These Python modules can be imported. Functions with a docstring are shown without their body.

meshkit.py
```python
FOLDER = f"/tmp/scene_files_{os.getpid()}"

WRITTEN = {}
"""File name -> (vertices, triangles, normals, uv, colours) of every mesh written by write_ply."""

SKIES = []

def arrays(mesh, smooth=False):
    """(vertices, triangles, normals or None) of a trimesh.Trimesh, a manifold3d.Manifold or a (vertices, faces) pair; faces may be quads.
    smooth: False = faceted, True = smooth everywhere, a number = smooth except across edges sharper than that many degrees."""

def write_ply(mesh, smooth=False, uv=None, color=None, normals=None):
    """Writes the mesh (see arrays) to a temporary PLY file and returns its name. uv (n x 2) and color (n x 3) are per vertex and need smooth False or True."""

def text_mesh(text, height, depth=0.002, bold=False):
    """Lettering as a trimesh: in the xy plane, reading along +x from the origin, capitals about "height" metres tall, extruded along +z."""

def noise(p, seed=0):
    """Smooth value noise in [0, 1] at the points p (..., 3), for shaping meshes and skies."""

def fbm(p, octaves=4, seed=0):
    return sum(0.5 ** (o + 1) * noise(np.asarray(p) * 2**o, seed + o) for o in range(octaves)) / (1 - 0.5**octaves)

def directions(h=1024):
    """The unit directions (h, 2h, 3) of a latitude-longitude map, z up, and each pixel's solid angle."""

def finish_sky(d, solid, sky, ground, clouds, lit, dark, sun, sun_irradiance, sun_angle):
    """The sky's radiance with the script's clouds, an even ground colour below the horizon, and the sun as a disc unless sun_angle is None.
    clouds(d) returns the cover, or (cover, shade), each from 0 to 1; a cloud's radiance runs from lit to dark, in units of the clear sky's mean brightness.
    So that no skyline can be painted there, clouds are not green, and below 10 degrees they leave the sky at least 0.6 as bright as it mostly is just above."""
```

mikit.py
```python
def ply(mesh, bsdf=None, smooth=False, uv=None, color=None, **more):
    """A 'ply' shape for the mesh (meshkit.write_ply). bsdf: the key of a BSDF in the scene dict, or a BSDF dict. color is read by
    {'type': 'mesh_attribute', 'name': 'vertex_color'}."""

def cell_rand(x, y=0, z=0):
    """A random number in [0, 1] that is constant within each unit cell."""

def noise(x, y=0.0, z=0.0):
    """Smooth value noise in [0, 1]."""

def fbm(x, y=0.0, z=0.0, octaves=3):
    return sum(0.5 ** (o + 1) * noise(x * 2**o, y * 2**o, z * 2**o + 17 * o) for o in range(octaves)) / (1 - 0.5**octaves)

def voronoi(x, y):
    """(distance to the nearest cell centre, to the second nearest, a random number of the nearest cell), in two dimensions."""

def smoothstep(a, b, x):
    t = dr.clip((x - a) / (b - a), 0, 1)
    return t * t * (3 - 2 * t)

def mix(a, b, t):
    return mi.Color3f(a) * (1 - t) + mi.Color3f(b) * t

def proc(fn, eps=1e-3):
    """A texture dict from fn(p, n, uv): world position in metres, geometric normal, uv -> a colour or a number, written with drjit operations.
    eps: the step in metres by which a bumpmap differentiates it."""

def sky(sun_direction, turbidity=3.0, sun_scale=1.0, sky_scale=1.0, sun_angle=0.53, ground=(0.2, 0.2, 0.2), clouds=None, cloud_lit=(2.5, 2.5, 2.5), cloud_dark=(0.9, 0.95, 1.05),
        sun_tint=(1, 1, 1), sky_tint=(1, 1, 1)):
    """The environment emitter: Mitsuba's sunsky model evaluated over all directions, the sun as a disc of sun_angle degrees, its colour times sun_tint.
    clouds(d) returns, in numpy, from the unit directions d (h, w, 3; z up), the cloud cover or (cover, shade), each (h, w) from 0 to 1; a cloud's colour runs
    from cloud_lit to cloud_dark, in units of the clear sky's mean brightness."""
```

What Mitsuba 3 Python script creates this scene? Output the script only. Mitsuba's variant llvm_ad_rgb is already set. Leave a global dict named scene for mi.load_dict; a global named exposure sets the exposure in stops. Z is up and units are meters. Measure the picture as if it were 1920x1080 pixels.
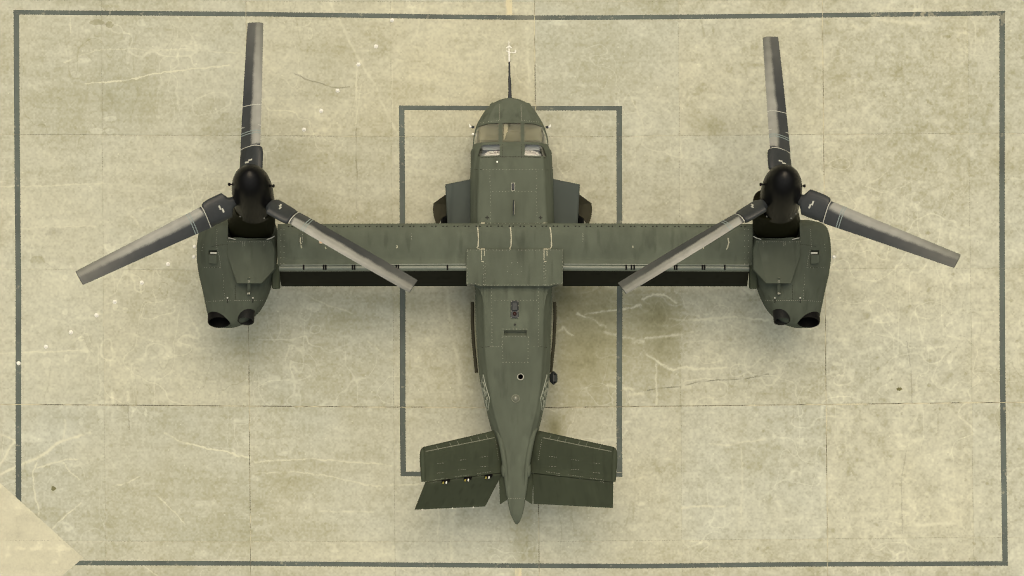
import math, random
import numpy as np, trimesh, shapely, manifold3d as m3
from shapely.geometry import Polygon, LineString, Point
from scipy.interpolate import PchipInterpolator
import drjit as dr
import mitsuba as mi
import mikit, meshkit
from mikit import noise, fbm, voronoi, smoothstep, mix, cell_rand

# ------------------------------------------------------------------ camera, sky, exposure
H, F = 75.0, 4628.0          # flying height of the camera, focal length in pixels of a 1920 wide picture
scene, labels = {}, {}
scene['camera'] = {'type': 'perspective', 'fov': math.degrees(2 * math.atan(960 / F)), 'fov_axis': 'x', 'near_clip': 0.1, 'far_clip': 6000.0,
                   'to_world': mi.ScalarTransform4f().look_at(origin=[0, 0, H], target=[0, 0, 0], up=[0, 1, 0])}
scene['sky_light'] = mikit.sky((0.04, 0.44, 0.90), turbidity=4, sun_scale=0.42, sun_angle=40, sky_scale=1.0, clouds=lambda d: (1.0, 1 - np.clip((d[..., 2] - .3) / .7, 0, 1) ** 1.2),
                               cloud_lit=(2.5, 2.49, 2.36), cloud_dark=(0.34, 0.335, 0.30), sun_tint=(1, 0.98, 0.88))
exposure = 2.15
random.seed(7)
rng = np.random.default_rng(11)

# ------------------------------------------------------------------ helpers
def W(px, py, z=0.0):
    """Where a point seen at pixel (px, py) of the survey photograph lies if its height is z."""
    s = (H - z) / F
    return np.array([(px - 960) * s, (540 - py) * s, z])

def key_for(base):
    if base not in scene and base not in labels: return base
    k = 1
    while f'{base}_{k:03d}' in scene or f'{base}_{k:03d}' in labels: k += 1
    return f'{base}_{k:03d}'

def put(base, mesh, bsdf, smooth=False, uv=None, label=None, **lab):
    k = key_for(base)
    scene[k] = mikit.ply(mesh, bsdf, smooth=smooth, uv=uv)
    if label: lab['label'] = label
    if lab: labels[k] = lab
    return k

def cat(ms): return trimesh.util.concatenate(ms)

def mirror(mesh, x0):
    m = mesh.copy(); v = np.array(m.vertices); v[:, 0] = 2 * x0 - v[:, 0]
    return trimesh.Trimesh(v, np.array(m.faces)[:, ::-1], process=False)

def grid_mesh(R, caps=True, closed=True):
    """Loft of rings R (n, m, 3)."""
    n, m = R.shape[:2]
    i, j = np.meshgrid(np.arange(n - 1), np.arange(m if closed else m - 1), indexing='ij')
    a, b, c, d = i * m + j, i * m + (j + 1) % m, (i + 1) * m + (j + 1) % m, (i + 1) * m + j
    f = np.stack([a, b, c, d], -1).reshape(-1, 4)
    f = np.vstack([f[:, [0, 1, 2]], f[:, [0, 2, 3]]])
    v = R.reshape(-1, 3)
    if caps:
        k = len(v); v = np.vstack([v, R[0].mean(0), R[-1].mean(0)])
        jj = np.arange(m)
        f = np.vstack([f, np.stack([(jj + 1) % m, jj, jj * 0 + k], 1), np.stack([(n - 1) * m + jj, (n - 1) * m + (jj + 1) % m, jj * 0 + k + 1], 1)])
    me = trimesh.Trimesh(v, f, process=False)
    if caps and me.volume < 0: me.invert()
    return me

def chaikin(P, it=3):
    for _ in range(it):
        Q = np.roll(P, -1, 0)
        P = np.stack([0.75 * P + 0.25 * Q, 0.25 * P + 0.75 * Q], 1).reshape(-1, P.shape[1])
    return P

def to_man(mesh):
    return m3.Manifold(m3.Mesh(np.asarray(mesh.vertices, np.float32), np.asarray(mesh.faces, np.uint32)))

def from_man(m):
    k = m.to_mesh(); return trimesh.Trimesh(np.array(k.vert_properties[:, :3], float), np.array(k.tri_verts, int), process=False)

def prism(poly, z0, z1):
    p = shapely.geometry.polygon.orient(Polygon(poly))
    return m3.Manifold.extrude(m3.CrossSection([np.asarray(p.exterior.coords)[:-1]]), z1 - z0).translate((0, 0, z0))

def extrude(poly, h, z=0.0):
    out = []
    for g in getattr(poly, 'geoms', [poly]):
        if g.geom_type == 'Polygon' and g.area > 1e-6:
            e = trimesh.creation.extrude_polygon(g, h, engine='earcut'); e.apply_translation([0, 0, z]); out.append(e)
    return cat(out)

def rbox(size, at=(0, 0, 0), r=0.02, rot=None):
    """Box with chamfered edges."""
    sx, sy, sz = [s / 2 for s in size]; r = min(r, sx * .9, sy * .9, sz * .9)
    pts = [(a * (sx - r * (k != 0)), b * (sy - r * (k != 1)), c * (sz - r * (k != 2))) for a in (-1, 1) for b in (-1, 1) for c in (-1, 1) for k in range(3)]
    m = trimesh.convex.convex_hull(np.array(pts))
    if rot is not None: m.apply_transform(rot)
    m.apply_translation(at); return m

def align(a, b):
    """Matrix that turns the z axis from a to b and starts at a."""
    return trimesh.geometry.align_vectors([0, 0, 1], np.asarray(b, float) - a)

def lathe(profile, p0, axis, n=40):
    """Profile [(radius, height)] turned about the axis through p0."""
    t = np.arange(n) * 2 * np.pi / n
    R = np.array([[(r * np.cos(a), r * np.sin(a), h) for a in t] for r, h in profile])
    m = grid_mesh(R)
    M = trimesh.geometry.align_vectors([0, 0, 1], np.asarray(axis, float) / np.linalg.norm(axis)); M[:3, 3] = p0
    m.apply_transform(M); return m

def tube(pts, rad, n=10):
    pts = np.asarray(pts, float); t = np.gradient(pts, axis=0); t /= np.linalg.norm(t, axis=1)[:, None]
    up = np.array([0, 0, 1.0]) if abs(t[0, 2]) < .9 else np.array([1.0, 0, 0])
    a = np.cross(t, up); a /= np.linalg.norm(a, axis=1)[:, None]; b = np.cross(t, a)
    rad = np.broadcast_to(rad, len(pts)); an = np.arange(n) * 2 * np.pi / n
    R = pts[:, None] + rad[:, None, None] * (np.cos(an)[None, :, None] * a[:, None] + np.sin(an)[None, :, None] * b[:, None])
    return grid_mesh(R)

class Top:
    """Height of the topmost surface of some meshes at (x, y)."""
    def __init__(self, meshes):
        T = np.concatenate([np.asarray(m.vertices)[np.asarray(m.faces)] for m in meshes])
        A, B, C = T[:, 0], T[:, 1], T[:, 2]
        area = (B[:, 0] - A[:, 0]) * (C[:, 1] - A[:, 1]) - (C[:, 0] - A[:, 0]) * (B[:, 1] - A[:, 1])
        T = T[np.abs(area) > 1e-9]
        self.T, self.area = T, area[np.abs(area) > 1e-9]
        self.lo, self.hi = T[:, :, :2].min(1), T[:, :, :2].max(1)
    def z(self, x, y, default=np.nan):
        k = (self.lo[:, 0] <= x) & (self.hi[:, 0] >= x) & (self.lo[:, 1] <= y) & (self.hi[:, 1] >= y)
        T, ar = self.T[k], self.area[k]
        if len(T) == 0: return default
        A, B, C = T[:, 0], T[:, 1], T[:, 2]
        u = ((C[:, 0] - B[:, 0]) * (y - B[:, 1]) - (C[:, 1] - B[:, 1]) * (x - B[:, 0])) / ar
        v = ((A[:, 0] - C[:, 0]) * (y - C[:, 1]) - (A[:, 1] - C[:, 1]) * (x - C[:, 0])) / ar
        w = 1 - u - v; ok = (u >= -1e-6) & (v >= -1e-6) & (w >= -1e-6)
        return float((u * A[:, 2] + v * B[:, 2] + w * C[:, 2])[ok].max()) if ok.any() else default
    def at(self, px, py, z0=3.1):
        z = z0
        for _ in range(4):
            p = W(px, py, z); z = self.z(p[0], p[1], z)
        return W(px, py, z)

# ------------------------------------------------------------------ materials
def px2(p): return p.x * (F / H) + 960, 540 - p.y * (F / H)       # apron metres to the survey grid of the apron drawing

def rgb(*c): return {'type': 'rgb', 'value': list(c)}
def mat(k, base, rough=0.5, spec=0.5, metal=0.0, **kw):
    scene[k] = {'type': 'twosided', 'b': {'type': 'principled', 'base_color': base if isinstance(base, dict) else rgb(*base), 'roughness': rough, 'specular': spec, 'metallic': metal, **kw}}

def paint_fn(c, amount=0.16):
    def fn(p, n, uv):
        a = fbm(p.x * 1.3, p.y * 0.9, p.z * 1.3, 3); b = fbm(p.x * 9, p.y * 2.2, p.z * 9, 2); g = noise(p.x * 60, p.y * 60, p.z * 60)
        scuff = smoothstep(.60, .78, fbm(p.x * 2.6, p.y * 1.1, p.z * 2.6 + 7, 4)) * .16 - smoothstep(.58, .80, fbm(p.x * 6, p.y * .8, p.z * 6 + 3, 3)) * .20
        s = 1 + scuff + amount * ((a - .5) * 1.6 + (b - .5) * 0.7 + (g - .5) * 0.35)
        return mi.Color3f(*c) * s
    return fn
mat('olive_paint', mikit.proc(paint_fn((0.088, 0.102, 0.079), .28)), 0.6, 0.04)
mat('nacelle_paint', mikit.proc(paint_fn((0.064, 0.075, 0.059), .28)), 0.6, 0.04)
mat('olive_paint_shaded', mikit.proc(paint_fn((0.044, 0.053, 0.036))), 0.6, 0.06)  # darker olive: shade on the canted fins is put into the colour
mat('door_paint', mikit.proc(paint_fn((0.040, 0.039, 0.027))), 0.6, 0.05)
mat('sponson_paint', mikit.proc(paint_fn((0.061, 0.074, 0.070))), 0.6, 0.06)
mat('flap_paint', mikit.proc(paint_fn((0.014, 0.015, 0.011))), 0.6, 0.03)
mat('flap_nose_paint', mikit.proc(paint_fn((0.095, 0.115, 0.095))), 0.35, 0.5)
mat('pylon_paint', mikit.proc(paint_fn((0.009, 0.009, 0.004))), 0.5, 0.03)
mat('black_gloss', (0.002, 0.002, 0.0022), 0.34, 0.20)
mat('outlet_dark', (0.010, 0.011, 0.011), 0.5, 0.15)
mat('black', (0.003, 0.003, 0.003), 0.6, 0.1)
mat('blade_dark', mikit.proc(paint_fn((0.032, 0.036, 0.040), .25)), 0.5, 0.4)
mat('cuff_dark', mikit.proc(paint_fn((0.021, 0.025, 0.028), .3)), 0.5, 0.4)
def blade_fn(p, n, uv):
    t, r = uv.x, uv.y
    w = (fbm(p.x * 5, p.y * 5, p.z * 5, 3) - .5)
    edge = .31 + .15 * smoothstep(.25, .42, r) + .10 * w
    bare = smoothstep(edge + .10, edge - .10, t) * smoothstep(.262, .275, r + .03 * (t - .4))
    tipw = smoothstep(.55, 1.05, r)
    dark = mix(mi.Color3f(.030, .034, .037), mi.Color3f(.070, .074, .070), tipw)
    pale = mix(mi.Color3f(.24, .245, .225), mi.Color3f(.14, .145, .13), tipw)
    return mix(dark, pale, bare) * (1 + .3 * w)
mat('blade_skin', mikit.proc(blade_fn), 0.5, 0.4)
mat('blade_pale', mikit.proc(paint_fn((0.25, 0.255, 0.225), .25)), 0.45, 0.4)
mat('pale_blue', (0.20, 0.25, 0.25), 0.5, 0.4)
mat('white_mark', (0.40, 0.41, 0.37), 0.5, 0.4)
mat('sealant', (0.36, 0.35, 0.27), 0.6, 0.3)
mat('fastener', (0.34, 0.34, 0.29), 0.45, 0.5)
mat('dark_fastener', (0.018, 0.020, 0.016), 0.6, 0.3)
mat('seam', (0.022, 0.024, 0.017), 0.6, 0.3)
mat('seam_pale', (0.16, 0.17, 0.13), 0.5, 0.4)
mat('grey_emblem', (0.22, 0.24, 0.20), 0.5, 0.4)
mat('rubber', (0.014, 0.014, 0.014), 0.75, 0.3)
mat('steel', (0.25, 0.26, 0.25), 0.35, 0.5, 0.6)
mat('orange_ring', (0.55, 0.33, 0.20), 0.5, 0.4)
mat('red_lens', (0.025, 0.007, 0.006), 0.2, 0.5)
mat('lens', (0.11, 0.118, 0.09), 0.25, 0.6)
mat('cabin', (0.135, 0.13, 0.075), 0.7, 0.3)
mat('cabin_pale', (0.42, 0.38, 0.24), 0.7, 0.3)
mat('cabin_grey', (0.27, 0.29, 0.285), 0.6, 0.3)
mat('seat_pale', (0.30, 0.30, 0.28), 0.7, 0.3)
mat('stud_white', (0.70, 0.70, 0.66), 0.4, 0.5)
mat('yellow_mark', (0.32, 0.27, 0.06), 0.5, 0.4)
scene['roof_glass'] = {'type': 'dielectric', 'int_ior': 1.4, 'ext_ior': 1.0}
scene['window_glass'] = {'type': 'dielectric', 'int_ior': 1.75, 'ext_ior': 1.0}

# --- concrete: colour, grain, pale and dark blotches, old cracks filled with pale grout
VEINS = [  # (half width, strength, points) in survey grid units of the apron (51.2 to the metre)
    (0.9, .75, [(160,157),(205,154),(240,150),(275,141),(310,135),(350,131),(430,122)]),
    (0.8, .35, [(120,117),(180,94),(250,92),(375,95),(460,101)]),
    (1.9, .65, [(-10,894),(30,877),(60,863),(85,850),(105,833),(120,826),(170,811)]), (1.3, .55, [(118,828),(121,812),(123,788)]),
    (1.5, .55, [(-5,885),(10,855),(18,838),(28,826),(0,812)]), (1.0, .5, [(70,868),(62,885),(64,920),(70,945),(73,968)]),
    (1.0, .5, [(72,877),(95,870),(125,862),(145,861)]), (0.9, .5, [(98,990),(125,966),(152,944)]), (0.9, .4, [(118,868),(135,888),(148,900)]),
    (0.9, .45, [(210,913),(240,905),(262,894)]), (0.8, .45, [(295,930),(320,953),(347,980)]),
    (1.2, .7, [(308,812),(340,829),(370,836),(390,841),(425,846),(447,856),(468,857)]),
    (1.1, .45, [(478,866),(545,862),(585,861),(700,868),(735,873)]), (1.0, .4, [(478,888),(545,884),(620,893),(670,905),(700,912),(790,908)]),
    (0.9, .5, [(130,8),(130,45),(133,60)]), (0.9, .45, [(-5,350),(40,350),(115,347),(200,344)]), (0.8, .35, [(40,428),(130,424),(180,424)]),
    (1.0, .5, [(-5,662),(75,660),(165,657)]), (2.6, .33, [(836,535),(843,600),(850,640),(857,665),(860,700),(860,750)]), (3.0, .3, [(860,940),(846,970),(850,990),(845,1050)]),
    (1.6, .35, [(618,0),(640,45),(665,95),(690,140),(705,160),(715,195),(735,230),(757,270)]), (5.0, .16, [(703,128),(735,100),(778,66)]), (3.0, .16, [(706,146),(745,115)]),
    (1.6, .6, [(1082,588),(1110,597),(1135,612)]), (1.4, .5, [(1098,588),(1130,583),(1150,582),(1185,577),(1200,572)]), (1.5, .55, [(1205,561),(1225,551),(1245,553),(1268,567)]),
    (1.5, .5, [(1258,598),(1275,600),(1330,598),(1380,594),(1440,602)]), (1.6, .6, [(1212,665),(1240,682),(1262,694),(1285,687),(1302,693),(1362,690)]),
    (1.6, .4, [(1042,623),(1056,613),(1072,628)]), (2.2, .4, [(1135,622),(1150,628),(1168,632),(1188,635)]), (2.6, .4, [(1185,641),(1205,641)]), (1.5, .4, [(1210,634),(1262,629),(1300,622)]),
    (2.2, .4, [(1140,722),(1168,727),(1188,730)]), (2.8, .4, [(1183,739),(1205,739)]), (1.2, .4, [(1230,675),(1231,760)]),
    (3.2, .4, [(1598,48),(1620,55),(1645,38),(1690,41),(1740,44)]), (4.0, .3, [(1650,16),(1690,18),(1725,20)]), (1.4, .45, [(1278,952),(1330,949),(1360,949)]),
    (1.2, .35, [(1330,832),(1365,836),(1400,828),(1430,825)]), (1.0, .3, [(1180,175),(1205,230),(1208,250)]), (1.2, .3, [(1390,840),(1392,905),(1388,980)]),
    (1.0, .4, [(822,905),(822,1012)]), (2.5, .2, [(985,20),(992,120),(992,200)]), (1.0, .35, [(669,120),(668,170),(669,230)]), (1.2, .3, [(735,120),(735,230)]),
    (0.9, .4, [(745,1065),(765,1072),(770,1080)]), (1.0, .4, [(270,1062),(290,1075),(300,1085)]), (2.0, .28, [(250,625),(262,632),(300,640)]),
    (1.2, .3, [(575,552),(600,567),(640,580),(660,587)]), (1.5, .25, [(690,640),(720,665),(745,682)]), (1.0, .25, [(1000,760),(1040,770)]),
    (2.6, .5, [(1716,985),(1750,983),(1785,981)]), (1.2, .3, [(600,958),(700,960)]), (1.6,.3,[(240,402),(252,410),(262,425)]), (2.0,.25,[(265,395),(300,385),(340,370)]),
]
DARKS = [
    (0.8, .55, [(552,139),(563,143),(572,148),(585,152),(600,155),(620,163),(640,165),(655,163)]), (0.8, .75, [(1214,732),(1240,728),(1280,724),(1310,716),(1345,713),(1400,710),(1440,701)]),
    (0.8, .45, [(240,752),(241,775),(242,805)]), (0.8, .45, [(668,240),(668,300),(670,330),(667,360),(669,392)]), (0.7, .35, [(1700,640),(1708,690),(1710,755)]),
    (0.6, .3, [(1706,810),(1690,900),(1692,1000)]), (0.8, .4, [(1017,763),(1030,765),(1052,766)]), (2.2, .3, [(178,41),(190,43),(205,47)]), (3.5, .18, [(90,438),(100,428),(112,436)]),
]
BLOBS = [(142,139,9,7,.22),(207,223,12,5,.32),(180,246,13,6,.3),(205,246,9,5,.25),(123,585,5,5,.3),(216,573,5,8,.35),(235,581,5,6,.3),(152,635,6,5,.28),(125,671,5,6,.3),(87,680,8,10,.25),
         (212,745,5,11,.3),(240,742,3,10,.35),(273,773,2.6,8,.45),(249,768,6,5,.32),(222,766,5,4,.28),(212,785,4,19,.28),(188,775,5,8,.22),(153,790,4,8,.28),(188,790,4,4,.28),(264,538,2.2,14,.4),(588,576,14,8,.32),(65,502,22,8,.2),(70,490,14,10,-.14),(122,521,5,5,.25),
         (1686,730,5,3.2,-.5),(100,916,4,4,-.45),(205,46,7,6,-.2),(181,42,14,5,-.15),(1245,640,40,60,-.16),(1100,630,65,120,-.22),(1230,585,30,28,-.12),(1200,590,80,60,-.10),(1330,235,28,20,-.14),(1420,125,20,5,-.16),(1040,805,18,30,-.28),(1055,560,22,30,-.16),(1070,930,60,30,-.12),  # darker blotches beside the fuselage and behind the wing
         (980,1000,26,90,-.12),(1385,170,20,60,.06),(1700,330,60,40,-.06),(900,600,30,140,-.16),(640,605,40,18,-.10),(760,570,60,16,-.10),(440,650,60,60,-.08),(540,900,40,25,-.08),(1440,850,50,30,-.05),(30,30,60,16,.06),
         (1650,620,120,30,.05),(1705,700,60,18,.04),(845,1010,20,50,.05),(610,115,60,50,-.05),(720,90,18,22,-.08),(230,170,90,60,-.08),(1130,120,60,90,-.07),(100,720,60,60,.04)]

def seg_field(X, Y, lines):
    out = mi.Float(0)
    for w, s, pts in lines:
        d2 = mi.Float(1e9)
        for (ax, ay), (bx, by) in zip(pts[:-1], pts[1:]):
            dx, dy = bx - ax, by - ay
            t = dr.clip(((X - ax) * dx + (Y - ay) * dy) / (dx * dx + dy * dy), 0, 1)
            d2 = dr.minimum(d2, dr.square(X - ax - t * dx) + dr.square(Y - ay - t * dy))
        out = dr.maximum(out, s * dr.exp(-d2 / (2 * w * w)))
    return out

def concrete(p, n, uv):
    X, Y = px2(p)
    tone, pink = uv.x, uv.y
    x, y = p.x, p.y
    wx = (fbm(x * 1.1, y * 1.1, 3.3, 3) - .5) * 16; wy = (fbm(x * 1.1, y * 1.1, 9.7, 3) - .5) * 16
    jx = (fbm(x * 4.5, y * 4.5, 1.5, 3) - .5) * 13; jy = (fbm(x * 4.5, y * 4.5, 5.5, 3) - .5) * 13
    right_ = smoothstep(700, 1500, X)
    big = fbm(x * .22, y * .30, .5, 3) - .5
    mid = fbm(x * .9 + wx * .05, y * 1.5, 4.5, 4) - .5
    left = 1 - right_
    streak = (fbm(x * .7, y * 6.5, 7.5, 3) - .5) + (fbm(x * .16, y * 1.9 + .2 * x, 8.5, 4) - .5) * (.5 + .9 * left) + (fbm(x * 2.2, y * .22, 9.5, 3) - .5) * .5                  # strokes of the float, along the bay
    mott = fbm(x * 3.4 + wx * .2, y * 3.4 + wy * .2, 2.5, 4) - .5
    fine = fbm(x * 9, y * 9, 6.5, 2) - .5
    grit = noise(x * 19, y * 19, 8.5) - .5
    right = smoothstep(980, 1500, X)
    v = 1 + .30 * big + .22 * mid + .15 * streak + (.18 + .26 * right) * mott + (.26 + .10 * right) * fine + .30 * grit
    sp = fbm(x * 2.3, y * 2.3, 11.5, 3)
    v = v - smoothstep(.60, .74, sp) * (.10 + .05 * right) * (.6 + fine)
    v = v + smoothstep(.63, .78, fbm(x * 1.3 + wx * .1, y * 2.6, 21.5, 4)) * .16
    # hairline scratches and scuffs
    q1 = fbm(x * .55 + wx * .02, y * .8, 41.5, 3); q2 = fbm(x * .9, y * .45 + wy * .02, 51.5, 3)
    mk = smoothstep(.42, .62, fbm(x * .35, y * .35, 61.5, 2))
    v = v + (smoothstep(.012, .002, dr.abs(q1 - .5)) * .16 + smoothstep(.010, .002, dr.abs(q2 - .47)) * .13) * mk
    q3 = fbm(x * 2.1 + wx * .05, y * 2.1, 81.5, 3); q4 = fbm(x * 1.4, y * 2.9 + wy * .05, 91.5, 3)
    v = v + smoothstep(.022, .004, dr.abs(q3 - .5)) * .03 * smoothstep(.48, .62, fbm(x * .5, y * .5, 95.5, 3)) - smoothstep(.020, .004, dr.abs(q4 - .5)) * .05 * smoothstep(.5, .64, fbm(x * .5, y * .5, 99.5, 3))
    v = v - smoothstep(.010, .002, dr.abs(q2 - .55)) * .10 * smoothstep(.5, .7, fbm(x * .35, y * .35, 71.5, 2))
    # scattered dark spots, more of them on the right
    f1, f2, r = voronoi(x * 1.5, y * 1.5)
    spot = smoothstep(.11, .03, f1 * (1 + 1.2 * (noise(x * 14, y * 14, 3) - .5))) * smoothstep(.62, .9, r) * smoothstep(1450, 1800, X)
    v = v - .24 * spot
    f1, f2, r = voronoi(x * 3.1 + 40, y * 3.1)
    v = v - .20 * smoothstep(.10, .03, f1) * smoothstep(.82, .95, r) * smoothstep(1500, 1850, X)
    f1, f2, r = voronoi(x * 2.1 + 9, y * 2.1)
    v = v + .28 * smoothstep(.06, .02, f1) * smoothstep(.8, .95, r)
    bl = mi.Float(0)
    for bx, by, rx, ry, s in BLOBS:
        big_one = max(rx, ry) > 18
        a = (X + (wx * .9 if big_one else jx * .5) - bx) / rx; b = (Y + (wy * .9 if big_one else jy * .5) - by) / ry
        q = a * a + b * b
        bl = bl + s * (dr.exp(-q * .9) if big_one else smoothstep(1.25, .8, q))
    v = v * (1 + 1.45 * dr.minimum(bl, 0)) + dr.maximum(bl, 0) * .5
    wear = smoothstep(.22, .62, fbm(x * 3.4, y * 3.4, 15.5, 3)) * 1.25 + .35
    vein = seg_field(X + jx * .6 + wx * .10, Y + jy * .6 + wy * .10, VEINS) * wear
    dark = seg_field(X + jx * .25, Y + jy * .25, DARKS) * smoothstep(.25, .6, fbm(x * 2.5, y * 2.5, 19.5, 2))
    v = dr.maximum(v * (1 + tone), .25)
    warm = (fbm(x * .5, y * .5, 31.5, 3) - .5) * 1.3 + pink - .1
    vd = dr.minimum(v, 1)
    c = mi.Color3f(.407 * (1 + .03 * warm), .410 * dr.power(vd, .04), .328 * (1 - .06 * warm) * dr.power(vd, .5)) * v
    c = c * (1 - .75 * dark)
    c = mix(c, mi.Color3f(.54, .54, .43), dr.clip(vein * (1.05 + fine + grit * .8), 0, .9))
    return c
scene['concrete'] = {'type': 'principled', 'base_color': mikit.proc(concrete), 'roughness': 0.8, 'specular': 0.25}
def dirt(p, n, uv):
    return mi.Color3f(.34, .32, .23) * (.30 + 1.3 * smoothstep(.3, .7, fbm(p.x * 2, p.y * 2, 1.5, 3)))
scene['joint_dirt'] = {'type': 'principled', 'base_color': mikit.proc(dirt), 'roughness': 0.9, 'specular': 0.2}
def far_concrete(p, n, uv):
    jx = dr.abs(p.x / 5.3 - dr.round(p.x / 5.3)) * 5.3; jy = dr.abs(p.y / 4.95 - dr.round(p.y / 4.95)) * 4.95
    v = .85 + .5 * (fbm(p.x * .3, p.y * .4, 2.5, 4) - .5) - .4 * smoothstep(.04, .01, dr.minimum(jx, jy))
    return mi.Color3f(.404, .412, .32) * v
scene['far_concrete'] = {'type': 'principled', 'base_color': mikit.proc(far_concrete), 'roughness': 0.85, 'specular': 0.2}
def line_paint(p, n, uv):
    X, Y = px2(p)
    a = fbm(p.x * .8, p.y * .8, 1.5, 3); b = fbm(p.x * 9, p.y * 9, 4.5, 3)
    c = mi.Color3f(.066, .083, .074) * (.55 + .95 * a + .3 * (b - .5))
    heavy = smoothstep(1600, 1680, X) * smoothstep(60, 40, Y) * .17
    faded = dr.exp(-dr.square((X - 990) / 28)) * .5 * smoothstep(400, 200, Y)
    worn = smoothstep(.62 - heavy, .78 - heavy, b) * smoothstep(.3, .6, fbm(p.x * .6, p.y * .6, 8.5, 2)) * (.5 + heavy * 2) + faded * .5
    scr = smoothstep(.80, .86, fbm(p.x * 2.2 + p.y * 5, p.x * 1.1 - p.y * 1.7, 3.5, 3)) * .6
    return mix(c, mi.Color3f(.42, .39, .27), dr.clip(worn * .7 + scr, 0, .9))
scene['line_paint'] = {'type': 'principled', 'base_color': mikit.proc(line_paint), 'roughness': 0.6, 'specular': 0.4}
def corner_paint(p, n, uv):
    a = fbm(p.x * 1.2, p.y * 2.0, 1.5, 4) - .5; b = fbm(p.x * 20, p.y * 20, 1.5, 2) - .5
    wv = smoothstep(.58, .72, fbm(p.x * 1.6, p.y * 2.4, 9.5, 4))
    return mi.Color3f(.465, .455, .35) * (1 + .34 * a + .22 * b + .18 * wv)
scene['corner_paint'] = {'type': 'principled', 'base_color': mikit.proc(corner_paint), 'roughness': 0.7, 'specular': 0.3}
def yellow_paint(p, n, uv):
    b = fbm(p.x * 12, p.y * 5, 1.5, 3)
    return mix(mi.Color3f(.53, .49, .33), mi.Color3f(.45, .43, .32), smoothstep(.45, .65, b))
scene['yellow_paint'] = {'type': 'principled', 'base_color': mikit.proc(yellow_paint), 'roughness': 0.7, 'specular': 0.3}

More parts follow.
